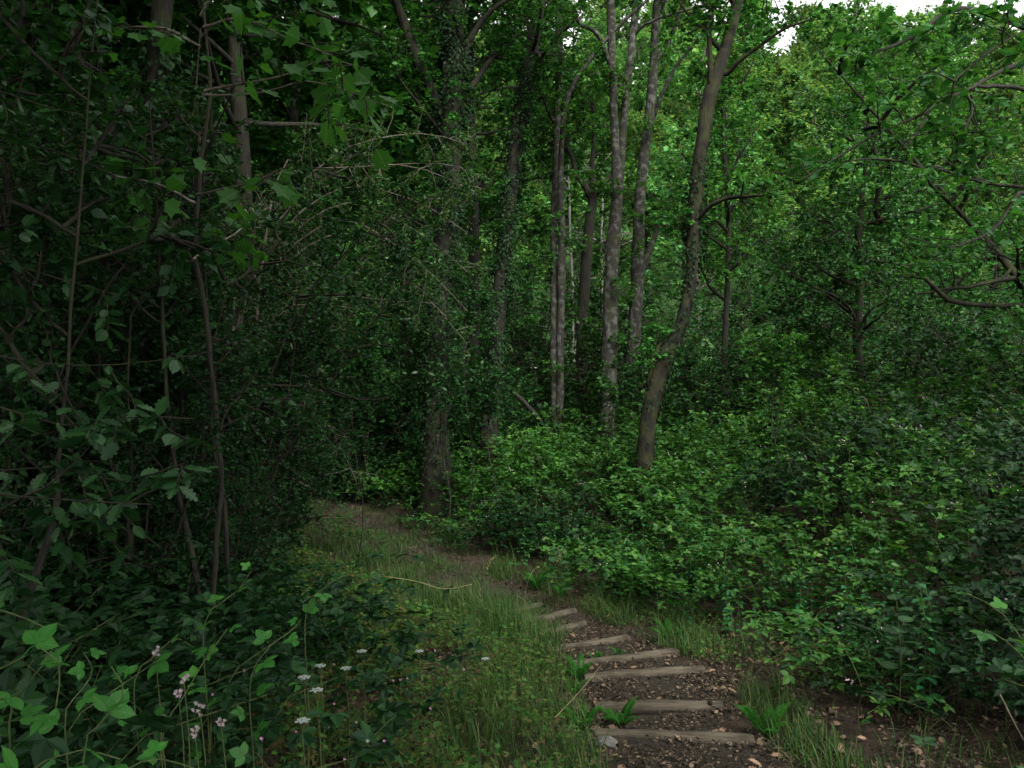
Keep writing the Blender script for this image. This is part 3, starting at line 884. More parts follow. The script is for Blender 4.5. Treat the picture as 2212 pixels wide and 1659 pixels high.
def filler(seed, h, rad):
    r = np.random.default_rng(seed)
    t = thing('woodland_tree', 'x', 'tree', (0, 0, 0), 'leafy trees standing close behind the shrub wall and the bank')
    line = np.column_stack([smooth_line(np.array([[0, 0, -.3], [.15, 0, h * .35], [-.1, .15, h * .65], [.1, 0, h * .97]]), 14), np.linspace(.14, .02, 14)])
    tr = Geo(); tr.tubes(line[:, :3], line[:, 3], 9); tr.build('trunk', M['bark'], t)
    L = children(r, smooth_line(line[2:, :3], 8)[None], 34, rad * 1.2, 0, 1, 8, .88, .2, .12, .35, .4)
    w, lf = Geo(), Geo()
    w.tubes(L, np.linspace(.035, .008, 8)[None].repeat(len(L), 0), 5)
    foliage(r, L, 8, 1.3, 7, .7, 14, .095, lf, w, DIAMOND, .12, .1, .08)
    w.build('branches', M['bark'], t); lf.build('crown', M['oak'], t)
    return t
fp = [filler(75 + k, h, q) for k, (h, q) in enumerate([(9.5, 3.0), (8, 2.8)])]
r = np.random.default_rng(78)
FT = [(-6.6, 13.6, 'leafy tree right behind the hawthorn twigs'), (-9.6, 14.5, 'leafy tree behind the ivy covered trunk of the shrub wall'), (-8.2, 10.2, 'leafy tree filling the shrub wall near the picture edge'),
      (-4.9, 16.8, 'leafy tree over the dark end of the path'), (-12.5, 18, 'leafy tree far back in the shrub wall'), (-8.5, 22, 'leafy tree beyond the dark end of the path'),
      (-3.4, 26, 'leafy tree seen between the thick ivy trunk and the shrub wall'), (-14, 26, 'hindmost leafy tree of the shrub wall'), (-6.4, 8.4, 'leafy tree among the near hazels'),
      (14.2, 17.5, 'leafy tree at the right end of the bramble bank'), (20, 29, 'leafy tree at the foot of the hill by the picture edge')]
for k, (x, y, lab) in enumerate(FT):
    o = fp[k] if k < 2 else copy_tree(fp[k % 2])
    s = r.uniform(.85, 1.1) * (.8 if x > 3 else 1)
    o['label'] = lab
    o.location = (x, y, float(ground(x, y))); o.rotation_euler = (0, 0, r.uniform(0, 6.28)); o.scale = (s, s, s)
def canopy_tree(seed, h, rad):
    r = np.random.default_rng(seed)
    t = thing('shade_oak', 'unseen tall oak added to shade the path and the shrub wall', 'tree', (0, 0, 0), 'tall oaks that roof the shady side')
    line = np.column_stack([smooth_line(np.array([[0, 0, -.3], [.15, 0, h * .35], [-.1, .15, h * .65], [.1, 0, h * .97]]), 14), np.linspace(.22, .03, 14)])
    tr = Geo(); tr.tubes(line[:, :3], line[:, 3], 9); tr.build('trunk', M['bark'], t)
    L = children(r, smooth_line(line[6:, :3], 8)[None], 30, rad * 1.25, 0, 1, 8, .92, .12, .12, .35, .3)
    w, lf = Geo(), Geo()
    w.tubes(L, np.linspace(.05, .01, 8)[None].repeat(len(L), 0), 5)
    foliage(r, L, 7, 1.7, 6, 1.0, 16, .19, lf, w, DIAMOND, .12, .05, .05)
    w.build('branches', M['bark'], t); lf.build('crown', M['oak'], t)
    return t
ct = canopy_tree(90, 13.5, 4.6)  # oaks, mostly out of view, added so their crowns darken the left side
CT = [(-3.9, 2.3), (-7.4, 4.6), (-2.0, -3.0), (-6.2, -2.4), (2.6, -4.6), (-10.8, .8), (-8.3, 9.6), (-1.6, -8.6), (-12.6, 6.6), (-9.2, 14.2), (-4.6, 13.2), (-6.4, 18.6), (-5.5, -7.5), (3.2, -10.5), (-1.2, 22.8), (-10.5, -5), (-2.7, -.5), (.9, -2.8), (-5.2, 1.2)]
r = np.random.default_rng(92)
for k, (x, y) in enumerate(CT):
    o = ct if k == 0 else copy_tree(ct)
    sc = r.uniform(.92, 1.1)
    o.location = (x, y, float(ground(x, y))); o.rotation_euler = (0, 0, r.uniform(0, 6.28)); o.scale = (sc, sc, sc)
    if k in (10, 11, 14): o['label'] = {10: 'tall oak over the dark end of the path', 11: 'tall oak rising behind the dark end of the path', 14: 'tall oak in shade behind the thick ivy clad tree'}[k]
# light sprigs of young trees in front of the dark trunks
SP = [(960, 820, 13.2, 'sapling with bright lobed leaves right in front of the thick ivy clad trunk', [(900, 790), (960, 780), (1010, 800), (940, 860), (985, 905)]),
      (1062, 850, 13.6, 'sapling with long toothed bright leaves in front of the second ivy trunk', [(1040, 810), (1090, 825), (1020, 850), (1070, 870), (1100, 790)]),
      (1010, 640, 14.2, 'tall sapling whose leaves catch light between the two ivy trunks', [(960, 600), (1000, 560), (1050, 580), (1080, 640), (1030, 690), (980, 660)]),
      (1330, 840, 15.0, 'sapling with blue green leaves in the dark gap before the pale forked trunk', [(1280, 790), (1340, 770), (1390, 800), (1310, 850), (1370, 860)]),
      (1680, 790, 12.0, 'bright sapling with drooping leaves rising behind the bramble bank', [(1610, 740), (1650, 730), (1700, 725), (1740, 745), (1640, 790), (1720, 800)]),
      (770, 760, 11.5, 'dim sapling leaning over the bend of the path', [(700, 720), (760, 690), (820, 740), (850, 820), (790, 850), (720, 830)])]
for k, (px, py, Yd, lab, tips) in enumerate(SP):
    rr = np.random.default_rng(400 + k)
    c = at(px, py, Yd); b = np.array([c[0], c[1], float(ground(c[0], c[1]))])
    stem = np.column_stack([smooth_line(np.array([b - [0, 0, .05], b * .7 + c * .3 + [.10, 0, 0], b * .35 + c * .65 + [-.07, .05, 0], c]), 10), np.linspace(.011, .007, 10)])
    t = thing('oak_sapling', lab, 'sapling', b, 'saplings in front of the trunks')
    g = Geo(); g.tubes(stem[:, :3], stem[:, 3], 7); g.build('trunk', M['bark'], t, b)
    LL = np.stack([smooth_line(np.array([stem[rr.integers(5, 10), :3], (c + at(a, d_, Yd)) / 2 + [0, 0, .08], at(a, d_, Yd + rr.uniform(-.5, .2))]), 8) for a, d_ in tips])
    w, lf = Geo(), Geo()
    w.tubes(LL, np.linspace(.008, .003, 8)[None].repeat(len(LL), 0), 5)
    foliage(rr, LL, 7, .45, 5, .25, 8, .07, lf, w, OAKLEAF, .2, 0, .1, 1.0, .004, .002)
    w.build('branches', M['twig'], t, b); lf.build('crown', [M['hazel'], M['hazel'], M['hazel'], M['bush'], M['mid'], M['bush']][k], t, b)

# ================================================================== WOOD ON THE HILLSIDE
def hill_tree(seed, h, rad):
    r = np.random.default_rng(seed)
    t = thing('hillside_tree', 'leafy green tree of the wood that covers the far hillside', 'tree', (0, 0, 0), 'trees of the wood on the far hillside')
    tr = Geo()
    line = np.column_stack([smooth_line(np.array([[0, 0, -.5], [.1, 0, h * .35], [-.15, .1, h * .65], [0, 0, h * .95]]), 12), np.linspace(.17, .03, 12)])
    tr.tubes(line[:, :3], line[:, 3], 7)
    L = children(r, smooth_line(line[2:, :3], 8)[None], 34, rad * 1.15, .0, 1, 8, .85, .28, .12, .35, .5)
    tr.tubes(L, np.linspace(.05, .01, 8)[None].repeat(len(L), 0), 4)
    lf = Geo()
    foliage(r, L, 7, 1.6, 6, .9, 15, .19, lf, None, DIAMOND, .15, .1, .05)
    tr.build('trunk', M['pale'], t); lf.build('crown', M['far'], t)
    return t
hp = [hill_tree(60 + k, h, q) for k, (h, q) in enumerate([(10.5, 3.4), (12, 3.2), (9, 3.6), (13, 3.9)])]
r = np.random.default_rng(70)
spots = []
for k in range(3000):
    y = r.uniform(34, 76); x = r.uniform(-.62 * y, .74 * y)
    if all((x - a) ** 2 + (y - b) ** 2 > 4.0 ** 2 for a, b in spots):
        spots.append((x, y))
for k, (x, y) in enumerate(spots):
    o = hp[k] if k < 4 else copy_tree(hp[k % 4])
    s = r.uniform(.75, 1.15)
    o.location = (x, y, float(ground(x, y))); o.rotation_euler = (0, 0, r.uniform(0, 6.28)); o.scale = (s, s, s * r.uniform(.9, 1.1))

# ================================================================== SHRUB WALL AT THE LEFT
G2 = 'hazels of the shrub wall'
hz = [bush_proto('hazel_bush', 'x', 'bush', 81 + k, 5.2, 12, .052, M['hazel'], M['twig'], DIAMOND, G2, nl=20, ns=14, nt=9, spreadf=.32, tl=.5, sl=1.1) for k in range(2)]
HZ = [(-4.6, 6.2, 1.0, 'tall dark hazel right behind the bank of bramble leaves'),
      (-3.0, 8.2, .9, 'dark hazel in front of the ivy covered trunk of the shrub wall'),
      (-5.4, 9.4, 1.1, 'dark hazel deep in the shrub wall beside the ivy covered trunk'),
      (-3.9, 11.6, 1.0, 'hazel with drooping twigs over the far end of the path'),
      (-7.6, 11.8, 1.1, 'hazel at the back of the shrub wall, hardly lit'),
      (-6.0, 15.0, 1.0, 'dim hazel beside the path where it goes dark'),
      (-3.3, 17.0, .75, 'low dark hazel at the foot of the thick ivy clad tree'),
      (-9.2, 8.0, 1.1, 'hazel at the outer edge of the shrub wall'),
      (-3.9, 7.3, .75, 'hazel at the edge of the grass, left of the hawthorn twigs'),
      (-4.4, 5.2, .8, 'hazel in the dark behind the leaning thick stem'),
      (-4.4, 10.4, .85, 'hazel in the dark behind the hawthorn'),
      (-5.6, 7.4, 1.0, 'hazel filling the shrub wall behind the near stems'),
      (-3.9, 9.2, .6, 'low hazel under the hawthorn twigs'),
      (-6.6, 5.6, 1.1, 'hazel behind the near bush at the picture edge'),
      (-2.65, 5.3, .60, 'small leaved dark hazel in front of the sapling stem'),
      (-3.1, 4.5, .66, 'small leaved dark hazel between the near bush and the sapling'),
      (-2.45, 6.5, .52, 'low small leaved hazel at the rim of the grassy verge'),
      (-3.2, 6.2, .80, 'small leaved hazel behind the sapling stem'),
      (-3.7, 8.3, .62, 'small leaved hazel on the verge below the hawthorn twigs'),
      (-3.9, 13.9, .55, 'low hazel hanging over the shady end of the path'),
      (-5.0, 16.0, .62, 'low hazel closing the path from the inner side of the bend'),
      (-4.3, 19.4, .85, 'dark hazel standing where the path disappears'),
      (-2.7, 18.6, .62, 'dark low hazel behind the foot of the thick ivy clad trunk'),
      (-6.3, 18.4, .9, 'dark hazel beyond the last visible bit of path')]
r = np.random.default_rng(88)
for k, (x, y, s, lab) in enumerate(HZ):
    o = hz[k] if k < 2 else copy_tree(hz[k % 2])
    o['label'] = lab
    o.location = (x, y, float(ground(x, y))); o.rotation_euler = (0, 0, r.uniform(0, 6.28)); o.scale = (s, s, s)

# hawthorn with long thin twigs sweeping out to the right
r = np.random.default_rng(91)
b = np.array([-3.1, 9.6, float(ground(-3.1, 9.6))])
t = thing('hawthorn_bush', 'hawthorn with long thin bare twigs sweeping out in front of the thick ivy clad tree', 'bush', b)
Y = 9.4
sw = [px_line([(520 + r.uniform(-40, 20), 640 + dy, 7), (620, 480 + dy * .8, 6), (740, 395 + dy, 5), (840, 400 + dy * 1.5, 4), (930, 430 + dy * 2.0, 3), (1010, 480 + dy * 2.4, 2)], Y, r.uniform(-.9, .3), down=False) for dy in (-70, -30, 10, 45, 80, 110)]
sw += [px_line([(560, 700, 6), (680, 655, 5), (740, 640, 4), (850, 650, 3), (940, 655, 2)], 8.6, -.4, down=False),
       px_line([(600, 380, 6), (690, 365, 5), (820, 358, 4), (930, 352, 3), (1000, 362, 2)], 8.8, 0, down=False),
       px_line([(520, 560, 7), (640, 800, 5), (700, 900, 4), (745, 985, 3), (770, 1040, 2)], 9.2, -.3, down=False)]
g = Geo()
root = np.array([*b, .06])
for s in sw:
    st = np.vstack([root, [*(b * .5 + s[0][:3] * .5 + [-.15, 0, .2]), .03], s])
    q = smooth_line(st, 26); g.tubes(q[:, :3], np.maximum(q[:, 3] * .75, .003), 6)
g.build('stems', M['paletwig'], t, b)
SL = np.stack([smooth_line(s, 10)[:, :3] for s in sw])
w, lf = Geo(), Geo()
foliage(r, SL, 18, .8, 7, .32, 15, .038, lf, w, DIAMOND, .05, -.05, .12, .8, .005, .0022)
crn = children(r, resample([np.vstack([b, b + [.1, 0, 2], b + [-.1, .1, 4.4]])], 8), 14, 1.8, .2, 1, 8, .85, .15, .15)
foliage(r, crn, 8, .9, 8, .35, 14, .04, lf, w, HEX)
w.build('twigs', M['paletwig'], t, b); lf.build('leaves', M['thorn'], t, b)

# young sycamore with a pale stem and big lobed leaves
def leaf_objects(parent, origin, me, p, ax, nr, size, r, mname='leaf'):
    y = norm(ax); z = norm(nr - (nr * y).sum(-1, keepdims=True) * y); x = np.cross(y, z)
    for i in range(len(p)):
        o = bpy.data.objects.new(mname, me)
        COL.objects.link(o)
        o.parent = parent
        m = np.eye(4)
        m[:3, 0], m[:3, 1], m[:3, 2] = x[i] * size[i], y[i] * size[i], z[i] * size[i]
        m[:3, 3] = p[i] - origin
        o.matrix_local = Matrix(m.tolist())

def mesh_of(geo, name, mat):
    o = geo.build(name, mat)
    me = o.data
    bpy.data.objects.remove(o)
    return me
def leaf_mesh(name, tmpl, mat, stalk=.18):
    g = Geo(True)
    T = tmpl[0] + np.array([0, stalk, 0])
    g.add(T, tmpl[1]); g.co.append(tmpl[0])
    g.tubes(np.array([[[0, 0, 0], [0, stalk * .5, .01], [0, stalk + .02, 0]]]), np.array([[.012, .01, .008]]), 3)
    return mesh_of(g, name, mat)
ME_MAPLE = leaf_mesh('sycamore_leaf', MAPLE, M['sycv'], .35)
ME_HAZEL = leaf_mesh('hazel_leaf', HAZELLEAF, M['hazelv'], .15)
ME_OAK = leaf_mesh('oak_leaf', OAKLEAF, M['hazelv'], .1)

r = np.random.default_rng(95)
Y = 4.6
stem1 = px_line([(450, 1245, 14), (470, 1060, 13), (455, 930, 13), (445, 800, 12), (428, 670, 12), (412, 570, 12), (420, 440, 11), (434, 300, 11), (440, 190, 10), (437, 80, 7)], Y, .2, upto=5.2)
b = stem1[0][:3].copy()
t = thing('sycamore_sapling', 'young sycamore with a slim pale stem and large lobed leaves', 'sapling', b)
g = Geo(); trunk_geo(g, stem1, 40, 10, .06, r); g.build('trunk', M['twig'], t, b)
sl = [px_line([(440, 195, 8), (520, 180, 6), (600, 165, 5), (700, 130, 3), (800, 150, 2)], Y, -.7, down=False),
      px_line([(440, 205, 7), (560, 200, 5), (660, 175, 4), (760, 200, 3), (840, 230, 2)], Y - .3, -.8, down=False),
      px_line([(437, 60, 8), (520, 40, 6), (640, 90, 4), (720, 120, 3)], Y, -1.0, down=False),
      px_line([(436, 100, 7), (360, 60, 6), (260, 60, 4), (180, 90, 3)], Y, .4, down=False),
      px_line([(425, 420, 7), (520, 400, 5), (600, 370, 3)], Y, -.8, down=False),
      px_line([(420, 440, 8), (340, 400, 6), (250, 380, 4)], Y, -.5, down=False),
      px_line([(415, 560, 7), (480, 520, 5), (540, 480, 3)], Y, .6, down=False),
      px_line([(432, 30, 8), (500, -60, 6), (640, -90, 4), (800, -60, 3)], Y, -.6, down=False)]
for s in sl:
    g = Geo(); trunk_geo(g, s, 14, 6, .06, r); g.build('limb', M['paletwig'], t, b)
SL = np.stack([smooth_line(s, 8)[:, :3] for s in sl])
tw = children(r, SL, 7, .5, .15, 1, 4, .6, -.03, .2)
g = Geo(); g.tubes(tw, np.linspace(.004, .002, 4)[None].repeat(len(tw), 0), 4); g.build('twigs', M['twig'], t, b)
p, ax, nr = leaf_spots(r, tw, 5, .8)
k = r.permutation(len(p))[:170]
leaf_objects(t, b, ME_MAPLE, p[k], norm(ax[k] - .35 * Z), nr[k], r.uniform(.075, .14, len(k)), r)

# second stem group of the hazel clump by the path edge
G3 = 'bare stems at the edge of the shrub wall'
for k, (pts, Yd, lab) in enumerate([([(425, 1250, 16), (400, 1150, 15), (378, 1050, 14), (372, 960, 12)], 5.2, 'bare hazel stem rising from the bank, leaning left near the sapling'),
        ([(490, 1200, 13), (484, 1060, 12), (462, 960, 10), (455, 820, 8)], 5.4, 'bare hazel stem right beside the sycamore sapling'),
        ([(42, 1310, 24), (70, 1240, 20), (96, 1170, 17), (120, 1080, 14), (130, 960, 10)], 3.6, 'thick leaning stem at the edge of the bramble leaves'),
        ([(340, 960, 6), (315, 760, 6), (303, 640, 6), (300, 540, 5), (310, 380, 4)], 6.2, 'straight thin hazel stem in front of the ivy covered trunk'),
        ]):
    ln = px_line(pts, Yd, .1, upto=3.6)
    rr = np.random.default_rng(110 + k)
    tt = wood_tree('hazel_sapling', lab, 'sapling', 110 + k, [ln], M['twig'], M['hazel'], group=G3,
                   crown=dict(z0=1.0, z1=3.6, n=7, len=.9, ns=4, sl=.5, nt=4, tl=.3, nl=8, ls=.065, rl=.008, tmpl=OVATE), extra_sides=8)

# near hazel with big toothed leaves hanging into the left side
r = np.random.default_rng(120)
b = np.array([-3.0, 2.9, float(ground(-3.0, 2.9))])
t = thing('hazel_bush', 'near bush whose broad grey green lobed leaves hang low over the brambles', 'bush', b, G2)
arms = [px_line([(-300, 800, 14), (0, 880, 8), (150, 920, 6), (300, 900, 4), (420, 905, 3)], 3.0, 0, down=False),
        px_line([(-300, 900, 14), (-50, 1010, 8), (120, 1010, 6), (260, 1040, 5), (400, 1000, 3)], 2.9, -.1, down=False),
        px_line([(-300, 700, 14), (-50, 760, 8), (150, 790, 6), (330, 780, 4), (460, 760, 3)], 3.4, .2, down=False),
        px_line([(-300, 1000, 13), (-60, 1060, 8), (150, 1080, 6), (330, 1090, 3)], 2.7, 0, down=False),
        px_line([(-300, 600, 13), (-50, 560, 8), (120, 600, 5), (260, 640, 3)], 3.6, .3, down=False),
        px_line([(-300, 400, 13), (-60, 330, 8), (100, 320, 5), (250, 380, 3)], 3.6, .3, down=False),
        px_line([(-300, 1100, 12), (-80, 1150, 7), (60, 1140, 5), (150, 1120, 3)], 2.8, .2, down=False),
        px_line([(-300, 200, 12), (-60, 180, 7), (60, 220, 5), (180, 250, 3)], 3.4, .2, down=False)]
g = Geo()
for s in arms:
    st = np.vstack([[*b, .03], [*(b + [.0, .0, max(.4, (s[0][2] - b[2]) * .7)]), .02], s])
    q = smooth_line(st, 26); g.tubes(q[:, :3], np.maximum(q[:, 3] * .8, .003), 6)
g.build('stems', M['twig'], t, b)
AL = np.stack([smooth_line(s, 10)[2:, :3] for s in arms])
sub = children(r, AL, 5, .55, .1, 1, 5, .6, -.05, .15)
g = Geo(); g.tubes(sub, np.linspace(.005, .002, 5)[None].repeat(len(sub), 0), 4); g.build('twigs', M['twig'], t, b)
p, ax, nr = leaf_spots(r, np.concatenate([sub, AL[:, ::2][:, :4].repeat(1, 0).reshape(len(AL), -1, 3)[:, [0, 1, 2, 3, 3]]]), 14, 1.0)
k = r.permutation(len(p))
k1, k2 = k[:230], k[230:]
kh, ko = k1[::3], np.concatenate([k1[1::3], k1[2::3]])
leaf_objects(t, b, ME_HAZEL, p[kh], norm(ax[kh] - .3 * Z), nr[kh], r.uniform(.045, .075, len(kh)), r)
leaf_objects(t, b, ME_OAK, p[ko], norm(ax[ko] - .3 * Z), nr[ko], r.uniform(.06, .10, len(ko)), r)
g = Geo(); g.leaves(p[k2], ax[k2], nr[k2], r.uniform(.06, .10, len(k2)), OAKLEAF)
o = g.build('leaves', M['hazel'], t, b); o['kind'] = 'stuff'

# ================================================================== BRAMBLES
def cane_arcs(r, x, y, L, H, n=8, spread=1.0):
    """m arching canes from the ground: (m,n,3)"""
    m = len(x)
    a = r.uniform(0, 2 * PI, m)
    d = np.column_stack([np.cos(a), np.sin(a), np.zeros(m)])
    b = np.column_stack([x, y, ground(x, y) - .03])
    s = np.linspace(0, 1, n)
    hgt = np.sin(s * PI * .62) / math.sin(PI * .5)
    P = b[:, None] + d[:, None] * (L * spread)[:, None, None] * (s ** 1.4)[None, :, None] + Z * (H[:, None] * hgt[None])[..., None]
    return P + np.cumsum(r.normal(0, .012, P.shape), 1)

def trifoliate(r, P, k, size, leaf, tmpl, t0=.2, mi=0, up=1.0):
    m, n0, _ = P.shape
    t = r.uniform(t0, 1, (m, k)); f = t * (n0 - 1); i = np.minimum(f.astype(int), n0 - 2); w = (f - i)[..., None]
    mm = np.arange(m)[:, None]
    p = (P[mm, i] * (1 - w) + P[mm, i + 1] * w).reshape(-1, 3)
    T = norm(P[mm, i + 1] - P[mm, i]).reshape(-1, 3)
    N = len(p)
    side = norm(np.cross(T, Z) + r.normal(0, .25, (N, 3)))
    side *= r.choice([-1., 1.], N)[:, None]
    ax = norm(side + .45 * T + .25 * Z + r.normal(0, .3, (N, 3)))
    nr = norm(up * Z + r.normal(0, .27, (N, 3)))
    nr = norm(nr - (nr * ax).sum(-1, keepdims=True) * ax)
    sd = np.cross(ax, nr)
    s = size * r.uniform(.6, 1.25, N)
    c = p + ax * (s * .6)[:, None]
    leaf.leaves(c, norm(ax - .15 * nr), nr, s, tmpl, mi=mi)
    for q in (-1, 1):
        leaf.leaves(c, norm(ax * .25 + q * sd - .1 * nr), nr, s * .82, tmpl, mi=mi)
    return c

r = np.random.default_rng(130)
def region(r, n, y0, y1, d0, d1, side):
    y = y0 + (y1 - y0) * r.random(n) ** .9
    d = d0 + (d1 - d0) * r.random(n)
    x = xc(y) + side * d
    k = (np.abs(x) < .68 * y + 1.6)
    return x[k], y[k], d[k]
x, y, d = region(r, 13000, 2.6, 22.5, .75, 12.5, 1)
d0 = np.interp(y, [8, 9, 12, 14, 30], [1.6, 1.4, 1.3, .85, .8]) + .3 * np.sin(y * 1.7) + .12 * np.clip(6.3 - y, 0, 1)
hump = .5 + .42 * np.sin(x * 1.5 + y * .9) * np.sin(y * 1.3 - x * .7 + .5) + .22 * np.sin(x * 4.4 - y * 1.3 + 2) * np.sin(y * 3.7 + x * .8)
k = (d > d0) & (hump + r.normal(0, .2, len(x)) > .24)
x, y, d, hump = x[k], y[k], d[k], hump[k]; d0 = d0[k]
hh = (.26 + .80 * np.clip((d - d0) / 2.4, 0, 1)) * (.58 + .72 * np.clip(hump, 0, 1.1)) * (1 + .75 * np.clip((x - 3.0) / 4, 0, 1)) * r.uniform(.75, 1.2, len(x)) + .05
P = cane_arcs(r, x, y, r.uniform(.45, 1.0, len(x)), hh)
lf, st, yt, dl, dd = Geo(), Geo(), Geo(), Geo(), Geo()
kind = np.sin(x * .9 + 1.1 + .5 * np.sin(y)) * np.sin(y * 1.1 - x * .35) + r.normal(0, .22, len(x)) + np.clip((x / y - .44) * 5, 0, 1.4)
du = kind > .42
for sel in (~du, du):
    for nearer in (True, False):
        q = P[sel & ((y < 7.0) == nearer)]
        trifoliate(r, q, 12, .078 if nearer else .081, dl if sel is du else lf, HEX if nearer else DIAMOND)
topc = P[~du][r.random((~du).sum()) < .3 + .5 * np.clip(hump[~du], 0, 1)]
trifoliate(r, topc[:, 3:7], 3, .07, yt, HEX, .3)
st.tubes(P[::4, ::2], np.linspace(.005, .0025, 4)[None].repeat(len(P[::4]), 0), 3)
dc = P[du][::3].copy(); dc[:, :, 2] += .12 * np.linspace(0, 1, 8)
dd.tubes(dc + r.normal(0, .02, dc.shape), np.linspace(.004, .0015, 8)[None].repeat(len(dc), 0), 3)
# pale spent blossom in the thicket
q = P[r.permutation(len(P))[:420]][:, 6]
fl = (q[:, None] + r.normal(0, .03, (len(q), 7, 3)) + [0, 0, .04]).reshape(-1, 3)
bf = Geo(); bf.leaves(fl, unit(r, (len(fl),)), norm(Z + r.normal(0, .4, (len(fl), 3))), .022, DIAMOND)
g = Geo()
for src, mi in ((lf, 0), (st, 1), (bf, 2), (yt, 3), (dl, 4), (dd, 5)):
    off = g.n
    g.v += src.v; g.f += [(f + off, mi, s) for f, _, s in src.f]; g.n += src.n
o = g.build('bramble_thicket', [M['bramble'], M['cane'], M['blush'], M['fresh'], M['dull'], M['twig']])
tag(o, 'wide bank of bramble leaves on the slope beside the steps', kind='stuff')
# darker bramble mass under the hazels at the left
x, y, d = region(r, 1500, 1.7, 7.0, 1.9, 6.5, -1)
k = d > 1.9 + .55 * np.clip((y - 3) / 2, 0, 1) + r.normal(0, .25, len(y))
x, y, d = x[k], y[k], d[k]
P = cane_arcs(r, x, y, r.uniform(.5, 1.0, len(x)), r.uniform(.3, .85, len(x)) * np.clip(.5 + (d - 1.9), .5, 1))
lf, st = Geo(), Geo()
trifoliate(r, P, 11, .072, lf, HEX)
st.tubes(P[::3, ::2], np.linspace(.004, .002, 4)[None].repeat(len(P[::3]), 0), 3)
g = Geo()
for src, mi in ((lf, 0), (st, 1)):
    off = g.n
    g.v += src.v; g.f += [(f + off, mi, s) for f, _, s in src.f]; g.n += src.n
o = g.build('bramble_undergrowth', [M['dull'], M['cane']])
tag(o, 'dark bramble undergrowth below the shrub wall', kind='stuff')

# single bramble shoots near the camera, leaf by leaf
def tri_mesh(name, mat):
    g = Geo(True)
    for ax, s in (((0, 1, -.08), .62), ((.92, .28, -.05), .52), ((-.92, .28, -.05), .52)):
        g.leaves(np.array([[0, .40, 0.]]), np.array([ax], float), np.array([[0, 0, 1.]]), s, SERRATE)
    g.tubes(np.array([[[0, 0, 0], [0, .2, .03], [0, .42, 0]]]), np.array([[.014, .012, .010]]), 4)
    return mesh_of(g, name, mat)
ME_TRI = tri_mesh('bramble_leaf', M['brierv']); ME_TRIY = tri_mesh('young_bramble_leaf', M['youngv'])
def bramble_shoot(pts, Y, dY, nleaf, size, lab, seed, young=False, group='bramble shoots near the camera', ground_it=True):
    r = np.random.default_rng(seed)
    L = px_line([(a, b, 6) for a, b in pts], Y, dY, down=False)
    if ground_it:
        g0 = L[0][:3].copy(); g0[2] = float(ground(g0[0], g0[1])) - .03
        m0 = L[0][:3] * .5 + g0 * .5 + [0, .05, 0]
        L = np.vstack([[*g0, .006], [*m0, .005], L])
    b = L[0][:3].copy()
    t = thing('bramble_shoot', lab, 'bramble', b, group)
    q = smooth_line(L, 28)
    g = Geo(); g.tubes(q[:, :3], np.linspace(.0036, .0014, 28), 6); g.build('stem', M['cane'], t, b)
    lo = 10 if ground_it else 2
    ii = np.linspace(lo, 27, nleaf).round().astype(int)
    p = q[ii, :3]; T = norm(np.gradient(q[:, :3], axis=0))[ii]
    sd = norm(np.cross(T, Z)) * np.where(np.arange(nleaf) % 2, 1, -1)[:, None]
    toward = np.array([0, -.45, .1])
    ax = norm(sd + .3 * T + toward + r.normal(0, .25, (nleaf, 3)))
    nr = norm(Z + np.array([0, -.45, 0]) + r.normal(0, .22, (nleaf, 3)))
    s = size * r.uniform(.8, 1.2, nleaf) * np.where(ii > 23, .65, 1)
    leaf_objects(t, b, ME_TRIY if young else ME_TRI, p, ax, nr, s, r)
SH = [([(20, 1560), (60, 1480), (120, 1380), (40, 1330), (-40, 1310)], 1.9, -.1, 13, .090, 'pale arching bramble shoot at the bottom corner with bright leaves', 0),
      ([(-60, 1500), (20, 1440), (90, 1400), (130, 1440), (120, 1530)], 1.7, 0, 9, .090, 'hooked bramble shoot with its bright leaves hanging down at the frame edge', 0),
      ([(180, 1640), (220, 1560), (270, 1500), (240, 1440)], 1.75, 0, 9, .095, 'bramble shoot with the broadest leaf trio at the bottom of the picture', 0),
      ([(350, 1600), (400, 1500), (440, 1430), (490, 1360)], 2.3, .2, 8, .085, 'slim bramble shoot with a lone leaf trio standing clear of the dark bank', 0),
      ([(540, 1480), (580, 1400), (620, 1370), (650, 1340)], 2.9, .2, 9, .090, 'bramble shoot with pointed leaves beside the pink flowers', 0),
      ([(440, 1360), (480, 1300), (510, 1280), (545, 1230)], 3.0, .1, 9, .085, 'bramble shoot reaching up before the hazel stems with light tip leaves', 1),
      ([(660, 1330), (700, 1270), (760, 1240), (830, 1255)], 3.5, .2, 9, .090, 'bramble shoot stretching toward the grassy path edge', 0),
      ([(60, 1700), (120, 1640), (180, 1620), (260, 1640)], 1.6, 0, 8, .095, 'lowest bramble shoot, its round leaves cut by the bottom edge', 0),
      ([(260, 1720), (300, 1650), (350, 1640), (420, 1660)], 1.7, .05, 8, .095, 'low bramble shoot beside the lowest one along the bottom edge', 0),
      ([(140, 1560), (170, 1500), (200, 1450), (180, 1410)], 2.1, .2, 8, .090, 'dull bramble shoot in the shade behind the bright arching one', 0),
      ([(290, 1480), (330, 1420), (380, 1380), (420, 1400)], 2.6, .2, 8, .090, 'dark bramble shoot behind the pale blossom sprays', 0),
      ([(2290, 1480), (2220, 1400), (2170, 1330), (2110, 1290), (2080, 1280)], 2.1, .1, 9, .080, 'yellow green bramble shoot leaning in from the side edge above broad leaves', 1),
      ([(2280, 1560), (2240, 1460), (2180, 1390), (2130, 1360)], 2.0, .1, 11, .095, 'bramble shoot with broad pointed leaves at the side edge', 0),
      ([(1860, 1480), (1810, 1380), (1740, 1330), (1650, 1320)], 5.4, .2, 10, .105, 'long bramble shoot trailing over the litter below the bank', 0)]
